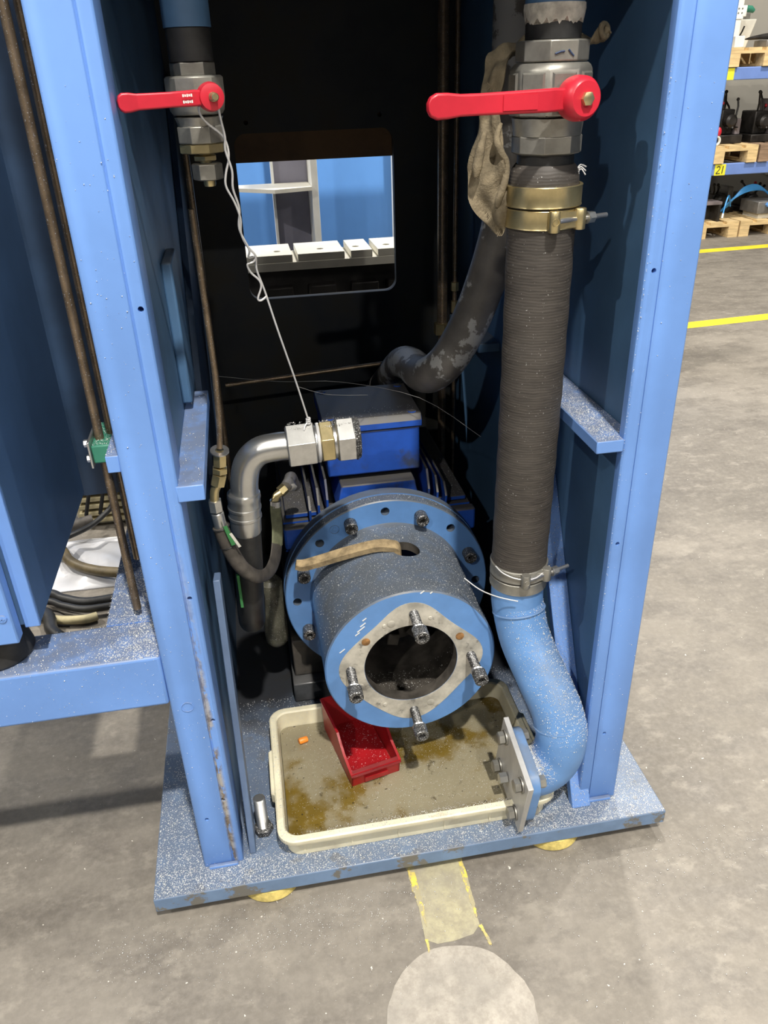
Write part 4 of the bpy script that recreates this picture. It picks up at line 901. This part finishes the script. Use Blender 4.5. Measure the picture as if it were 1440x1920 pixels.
def pallet(x0, z0, label, m, wid=.80, dep=1.0):
    p = thing('pallet', label, 'pallet', (x0+wid/2, RY+.06+dep/2, z0), 'wooden pallets in the racking')
    y0 = RY+.0 - .02
    for k in range(5):
        bw = .125; x = x0+k*(wid-bw)/4; build(MB().box(x, x+bw, y0, y0+dep, z0+.124, z0+.146), 'deck_board', m, p)
    for j in range(3):
        y = y0+j*(dep-.10)/2; build(MB().box(x0, x0+wid, y, y+.10, z0+.101, z0+.1235), 'cross_board', m, p)
    for k in range(3):
        for j in range(3):
            bw = (.10, .145, .10)[k]; x = (x0, x0+wid/2-bw/2, x0+wid-bw)[k]; y = y0+j*(dep-.12)/2
            build(MB().box(x, x+bw, y, y+.12, z0+.0205, z0+.1005), 'block', m, p)
        bw = (.10, .145, .10)[k]; x = (x0, x0+wid/2-bw/2, x0+wid-bw)[k]
        build(MB().box(x, x+bw, y0, y0+dep, z0+.0005, z0+.020), 'skid_board', m, p)
    return z0+.146
pallet(3.905, .0, 'pale wooden pallet on the floor under the racking, left one', 'wood')
pallet(4.722, .0, 'pale wooden pallet on the floor at the right edge of the photo', 'wood')
pallet(3.965, .662, 'pale wooden pallet on the middle rack level carrying dark machine parts', 'wood')
pallet(4.785, .662, 'weathered brown pallet on the middle rack level', 'wood_dark')
pallet(4.335, 1.438, 'pale wooden pallet on the top rack level carrying white boxes', 'wood')
pallet(5.15, 1.438, 'pale wooden pallet at the far right of the top rack level', 'wood')
# goods on the pallets
def fixture(name, label, x, y, z, sx, sy, sz, seed, m='black_part', red=None):
    g = np.random.default_rng(seed); t = thing(name, label, 'machine part', (x, y, z))
    build(MB().box(x-sx/2, x+sx/2, y-sy/2, y+sy/2, z+.001, z+sz*.16), 'base_block', m, t, bevel=.006)
    build(MB().box(x-sx*.30, x+sx*.22, y-sy*.3, y+sy*.35, z+sz*.161, z+sz*.62), 'body', m, t, bevel=.01)
    build(MB().lathe([(0, 0), (sx*.20, 0), (sx*.22, .01), (sx*.22, sx*.30), (sx*.14, sx*.36), (0, sx*.36)], (x-sx*.05, y-sy*.30, z+sz*.42), (0, -1, 0), 24), 'round_housing', m, t)
    for k in range(4):
        p = Vector((x+g.uniform(-.45, .4)*sx, y+g.uniform(-.3, .1)*sy, z+sz*.5)); q = p+Vector((g.uniform(-.25, .25)*sx, g.uniform(-.1, .1), sz*g.uniform(.2, .5)))
        build(MB().tube([p, (p+q)/2+Vector((.01, 0, .01)), q], sx*.035, 8), 'clamp_arm', m, t); build(MB().sphere(q, sx*.06, 10, 6), 'knob', 'red' if (red and k == 0) else m, t)
    build(MB().box(x+sx*.24, x+sx*.44, y-sy*.40, y+sy*.2, z+sz*.161, z+sz*(.45+.2*(seed % 3))), 'side_plate', 'pinkgrey' if seed % 2 else 'grey_part', t, bevel=.006)
    for k in range(3): build(MB().cyl((x-sx*.2+k*sx*.2, y-sy*.42, z+sz*.3), (x-sx*.2+k*sx*.2, y-sy*.55, z+sz*.3), sx*.03, n=10), 'pin', 'steel' if k == 1 else m, t)
    return t
fixture('clamping_fixture', 'black machine fixture with raised clamp arms on the middle pallet', 4.585, RY+.35, .809, .25, .34, .46, 3, red=True)
fixture('clamping_fixture', 'dark machine fixture half hidden behind the frame on the middle pallet', 4.385, RY+.40, .809, .15, .36, .36, 4)
fixture('clamping_fixture', 'dark machine fixture with grey side plate at the right edge of the middle level', 4.93, RY+.36, .809, .26, .36, .42, 5, red=True)
fixture('clamping_fixture', 'dark machine part with red knob on the floor pallet, leftmost', 4.47, RY+.48, .147, .24, .34, .24, 7, red=True)
fixture('clamping_fixture', 'black machine part behind the blue air hoses on the floor pallet', 4.80, RY+.62, .147, .26, .30, .28, 8)
fixture('clamping_fixture', 'black machine part at the far right of the floor pallets', 5.12, RY+.60, .147, .26, .30, .27, 9, red=True)
fixture('clamping_fixture', 'dark machine part between the two clamp fixtures at the rear of the middle pallet', 4.76, RY+.70, .809, .27, .30, .42, 6)
fixture('clamping_fixture', 'dark machine part at the rear of the middle pallet behind the tall clamp arms', 4.52, RY+.78, .809, .24, .26, .40, 11)
tag(build(MB().lathe([(.028, 0), (.040, 0), (.040, .02), (.028, .02)], (4.375, RY+.06, .852), (.2, -1, 0), 28, closed=True), 'ring', 'white', loc=(4.375, RY+.06, .809)), 'white ring standing at the left front of the middle pallet', 'ring')
tag(build(MB().sphere((4.405, RY+.09, .92), .028, 16, 10, (1, 1, 1.5)), 'red_knob', 'red', loc=(4.405, RY+.09, .9)), 'red knob above the white ring on the middle pallet', 'knob')
ah = MB()
for k in range(5):
    a0 = .05*k; ah.tube([(4.66+.015*k, RY+.25, .20+.01*k), (4.70+.01*k, RY+.18, .30+.008*k), (4.82, RY+.16, .375+.012*k), (4.98, RY+.18, .39+.008*k), (5.12+.02*k, RY+.22, .345-.02*k), (5.20, RY+.28, .22)], .0085, 8, smooth=6)
ah.tube([(4.72, RY+.2, .25), (4.64, RY+.12, .36), (4.58, RY+.06, .30), (4.545, RY+.02, .215)], .007, 8, smooth=6)
tag(build(ah, 'air_hose_bundle', 'blue_tube', loc=(4.85, RY+.2, .2)), 'bundle of sky blue air hoses arching over parts on the floor pallet', 'hose')
tag(build(MB().cyl((4.545, RY+.02, .215), (4.53, RY+.0, .178), .010, n=12), 'hose_plug', 'white', loc=(4.54, RY, .18)), 'small white plug at the end of a dark blue air hose', 'plug')
gb = thing('grey_cylinder_block', 'grey metal block with blue fitting on the right floor pallet', 'block', (5.05, RY+.2, .147))
build(MB().box(4.90, 5.30, RY+.02, RY+.32, .190, .30), 'block_body', 'grey_part', gb, bevel=.006)
build(MB().box(4.93, 5.30, RY+.04, RY+.30, .147, .189), 'block_foot', 'offwhite', gb)
build(MB().hexa((4.99, RY+.018, .275), (4.99, RY-.02, .275), .022), 'fitting', 'blue_far', gb)
bx_ = thing('dark_bracket', 'dark open bracket standing at the left of the floor pallet', 'bracket', (4.46, RY+.05, .147))
build(MB().box(4.36, 4.52, RY+.02, RY+.2, .300, .325), 'top_plate', 'pinkgrey', bx_); build(MB().box(4.49, 4.515, RY+.02, RY+.2, .147, .2995), 'side_plate', 'black_part', bx_); build(MB().box(4.37, 4.49, RY+.16, RY+.2, .147, .2995), 'back_plate', 'black_part', bx_)
tag(build(MB().box(4.385, 4.475, RY+.02, RY+.20, 1.585, 1.672), 'white_carton', 'white', loc=(4.43, RY+.1, 1.585), bevel=.004), 'small white carton on the top pallet, lowest white box', 'box')
tw = thing('white_column', 'tall white block standing behind the small carton on the top pallet', 'block', (4.49, RY+.32, 1.585))
build(MB().box(4.44, 4.535, RY+.22, RY+.40, 1.585, 1.80), 'column_body', 'white', tw, bevel=.004); build(MB().box(4.435, 4.545, RY+.215, RY+.405, 1.8005, 1.822), 'column_cap', 'white', tw, bevel=.004)
cn = thing('socket_block', 'white block with four dark holes above the tall white block', 'block', (4.53, RY+.32, 1.8225))
sk = build(MB().box(4.475, 4.585, RY+.24, RY+.38, 1.8225, 1.907), 'socket_body', 'white', cn, bevel=.003)
mc = MB()
for i in range(2):
    for j in range(2): mc.cyl((4.508+.034*i, RY+.2, 1.848+.033*j), (4.508+.034*i, RY+.30, 1.848+.033*j), .0085, n=12)
cut(sk, mc)
tc_ = build(MB().box(4.48, 4.555, RY+.25, RY+.37, 1.9075, 1.985), 'upper_socket', 'white', cn, bevel=.003)
gh = thing('grey_enclosure', 'light grey machine enclosure standing on the top pallet', 'enclosure', (4.62, RY+.6, 1.585))
build(MB().prism([(4.50, RY+.45, 1.585), (4.76, RY+.45, 1.585), (4.83, RY+.45, 1.81), (4.50, RY+.45, 1.81)], (0, .3, 0)), 'enclosure_body', 'offwhite', gh, bevel=.008)
build(MB().tube([(4.56, RY+.25, 1.68), (4.57, RY+.24, 1.71), (4.585, RY+.24, 1.75)], .007, 8), 'lever', 'black_part', gh); build(MB().box(4.55, 4.575, RY+.23, RY+.449, 1.66, 1.68), 'lever_bracket', 'grey_part', gh)
gg = thing('green_valve', 'green part lying on top of the light grey enclosure', 'machine part', (4.68, RY+.52, 1.8105))
build(MB().tube([(4.67, RY+.5, 1.885), (4.71, RY+.5, 1.895), (4.78, RY+.5, 1.89), (4.81, RY+.5, 1.874)], [.018, .028, .028, .018], 12), 'body', 'green', gg); build(MB().box(4.66, 4.76, RY+.46, RY+.56, 1.8105, 1.858), 'base', 'nickel', gg)
dk = thing('dark_tool', 'dark pointed tool lying at the right end of the top pallet', 'tool', (4.72, RY+.2, 1.585))
build(MB().tube([(4.57, RY+.18, 1.648), (4.64, RY+.2, 1.655), (4.75, RY+.2, 1.665), (4.86, RY+.2, 1.67)], [.004, .014, .022, .03], 10), 'tip', 'black_part', dk); build(MB().box(4.74, 5.0, RY+.1, RY+.3, 1.585, 1.64), 'tool_base', 'grey_part', dk, bevel=.006)

# ================================================================== metal chips (nobody could count them)
def chips(name, label, pts, nrm, smin=.0007, smax=.0018):
    pts = np.asarray(pts); n = len(pts); nrm = np.broadcast_to(np.asarray(nrm, float), pts.shape)
    s = rng.uniform(smin, smax, (n, 1))*rng.choice([.7, 1, 1.4], (n, 1), p=[.5, .38, .12])
    R = rng.normal(size=(n, 3)); t = R-nrm*(R*nrm).sum(1, keepdims=True); t /= np.linalg.norm(t, axis=1, keepdims=True); b = np.cross(nrm, t)
    e = rng.uniform(.3, .9, (n, 1))
    V = np.stack([pts+t*s, pts-t*s*.6+b*s*e, pts-t*s*.6-b*s*e, pts+nrm*s*rng.uniform(.35, 1.1, (n, 1))], 1).reshape(-1, 3)
    o = pts.mean(0); V = V-o
    F = (np.array([[0, 1, 2], [0, 3, 1], [1, 3, 2], [2, 3, 0]])[None]+np.arange(n)[:, None, None]*4).reshape(-1, 3)
    me = bpy.data.meshes.new(name); me.vertices.add(len(V)); me.vertices.foreach_set('co', V.ravel().astype(np.float32))
    me.loops.add(F.size); me.loops.foreach_set('vertex_index', F.ravel().astype(np.int32)); me.polygons.add(len(F))
    me.polygons.foreach_set('loop_start', (np.arange(len(F))*3).astype(np.int32)); me.update(calc_edges=True); me.validate()
    me.materials.append(M['chip']); ob = bpy.data.objects.new(name, me); ob.location = o; COL.objects.link(ob)
    return tag(ob, label, 'metal chips', kind='stuff')
def rectpts(n, x0, x1, y0, y1, z, dens=None):
    out = []
    while len(out) < n:
        x, y = rng.uniform(x0, x1), rng.uniform(y0, y1)
        if dens is None or rng.random() < dens(x, y): out.append((x, y, z))
    return out
UP = (0, 0, 1)
def d_plate(x, y):
    if -.219 < x < -.139 and y > 1.137: return 0
    if .60 < x < .686 and y > 1.143: return 0
    if -.04 < x < .52 and 1.128 < y < 1.50: return 0
    if y < 1.14: return min(1, .42+.55*math.exp(-((x+.2)/.22)**2)+.55*math.exp(-((x-.62)/.12)**2)+.25*rng.random())
    if x < -.2: return max(.05, .75-1.9*(y-1.14))
    if x > .52: return .7 if y < 1.3 else .15
    return .35 if y < 1.3 else .10
chips('metal_chips', 'silvery metal chips scattered over the thick base plate', rectpts(20000, -.318, .776, 1.082, 1.62, .0652, d_plate), UP)
def d_beam(x, y):
    if -.44 > x and y > 1.25: return 0
    if x < -.325 and y > 1.25: return 0
    return min(1, .12+1.0*math.exp(-((x+.22)/.085)**2))
chips('metal_chips', 'silvery metal chips scattered over the top of the cross beam', rectpts(9000, -.62, -.222, 1.139, 1.62, .6232, d_beam), UP)
a = rng.normal(0, .75, 4200); a = a[np.abs(a) < 1.35]; y = rng.uniform(1.302, 1.572, len(a))
p = np.stack([AX+.1857*np.sin(a), y, AZ+.1857*np.cos(a)], 1); keep = ((p[:, 0]-.283)**2+(p[:, 1]-1.466)**2 > .033**2)
nn = np.stack([np.sin(a), 0*a, np.cos(a)], 1)
chips('metal_chips', 'silvery metal chips scattered on top of the bell housing', p[keep], nn[keep], .0005, .0012)
a = PI+rng.normal(0, .5, 700); y = rng.uniform(1.334, 1.47, 700)
chips('metal_chips', 'silvery metal chips lying inside the bell housing opening', np.stack([AX+.1646*np.sin(a), y, AZ+.1646*np.cos(a)], 1), np.stack([-np.sin(a), 0*a, -np.cos(a)], 1), .0006, .0015)
a = rng.normal(0, .7, 900); y = rng.uniform(1.582, 1.634, len(a)); R_ = np.where(y < 1.609, .2492, .2403)
chips('metal_chips', 'silvery metal chips along the rim of the bolted flange', np.stack([AX+R_*np.sin(a), y, AZ+R_*np.cos(a)], 1), np.stack([np.sin(a), 0*a, np.cos(a)], 1), .0005, .0012)
chips('metal_chips', 'silvery metal chips on the motor top and its corner pads', rectpts(260, AX-.225, AX-.13, 1.70, 1.9, .5663)+rectpts(420, AX+.13, AX+.225, 1.70, 1.95, .5663)+rectpts(120, .15, .36, 1.70, 1.76, .7968), UP, .0005, .0012)
chips('metal_chips', 'silvery metal chips floating in the oily water', rectpts(4600, -.034, .51, 1.14, 1.48, .0852, lambda x, y: .25+.55*math.exp(-((x-.3)/.2)**2)*(1 if y < 1.40 else .4)), UP, .0004, .0012)
chips('metal_chips', 'silvery metal chips along the rim of the ivory tray', rectpts(1300, -.055, .53, 1.113, 1.134, .1287, lambda x, y: .4+.6*(x > .1))+rectpts(260, -.060, -.043, 1.13, 1.48, .1287)+rectpts(300, .52, .537, 1.14, 1.48, .1287), UP, .0006, .0016)
chips('metal_chips', 'silvery metal chips inside the red bin', [tuple(P3(u*W*.9+.006, v*D*.95+.004, T+.0004)) for u, v in rng.random((380, 2))], UP, .0006, .0016)
chips('metal_chips', 'silvery metal chips heaped on the right inner ledge', rectpts(2300, .553, .598, 1.142, 1.56, .9453, lambda x, y: min(1, .25+.9*math.exp(-((y-1.24)/.10)**2)))+rectpts(500, .598, .620, 1.166, 1.56, .9453), UP, .0006, .0014)
chips('metal_chips', 'a few metal chips on the left inner ledge', rectpts(110, -.140, -.101, 1.14, 1.55, .9453), UP, .0007, .0016)
chips('metal_chips', 'silvery metal chips heaped on the green pipe clamp', rectpts(300, -.276, -.241, 1.242, 1.34, .9843)+rectpts(130, -.2375, -.22, 1.143, 1.26, 1.0063), UP, .0006, .0014)
# on the elbow pipe and the ribs
P_, _ = catmull([Vector(p) for p in pts], [1]*len(pts), 5); el, en = [], []
while len(el) < 5200:
    i = rng.integers(8, len(P_)-2); T_ = (P_[i+1]-P_[i-1]).normalized(); u, v = frame(T_); q = rng.uniform(0, 2*PI); d = u*math.cos(q)+v*math.sin(q)
    if d.z > rng.uniform(.02, .65): el.append(P_[i]+(P_[i+1]-P_[i])*rng.random()+d*.0532); en.append(d)
chips('metal_chips', 'silvery metal chips dusting the blue elbow pipe', [tuple(e) for e in el], [tuple(e) for e in en], .0006, .0016)
el = []
dR = Vector((0, 1.125-1.47, .066-.72)).normalized(); nRb = Vector((0, dR.z, -dR.y))
for k in range(1500):
    q = rng.random()**.8; el.append((rng.uniform(.581, .62), 1.47+(1.125-1.47)*q, .72+(.066-.72)*q))
chips('metal_chips', 'silvery metal chips on the slanted right gusset rib', [(x, y-.0004, z+.0002) for x, y, z in el], (0, -.88, .47), .0006, .0015)
fs_ = [(rng.uniform(-.218, -.14), 1.1365 if rng.random() < .7 else 1.1382, rng.uniform(.07, 1.5)) for k in range(380)]
chips('metal_chips', 'sparse metal chips stuck on the front of the left post', [f for f in fs_ if (f[1] < 1.137) == (f[0] < -.162)], (0, -1, 0), .0006, .0014)
fs_ = [(rng.uniform(.5995, .602) if rng.random() < .6 else rng.uniform(.604, .684), 1.1428, rng.uniform(.07, 1.5)) for k in range(330)]
chips('metal_chips', 'sparse metal chips stuck on the front of the right post', fs_, (0, -1, 0), .0006, .0013)
chips('metal_chips', 'sparse metal chips stuck on the front of the cross beam', [(rng.uniform(-.62, -.225), 1.1368, rng.uniform(.515, .62)) for k in range(160)], (0, -1, 0), .0006, .0013)
def d_floor(x, y): return .03+.8*math.exp(-((y-1.03)/.07)**2)*(.3+.7*math.exp(-((x+.05)/.22)**2))+.35*math.exp(-((x-.35)**2+(y-.955)**2)/.0006)
chips('metal_chips', 'sparse metal chips lying on the concrete before the base plate', rectpts(2300, -.45, 1.0, .65, 1.075, .0016, d_floor), UP, .0007, .0017)
el = []
for x, y, z, r in ((.07, fy, fz, .040), (.121, fy, fz, .038), (.158, fy, fz, .041)):
    for k in range(150): el.append((x+rng.uniform(-.022, .018) if r != .038 else x+rng.uniform(-.011, .011), y+rng.uniform(-.020, .016), z+r*1.0+.0005))
chips('metal_chips', 'silvery metal chips on the hexagon fittings of the elbow', el, UP, .0006, .0014)
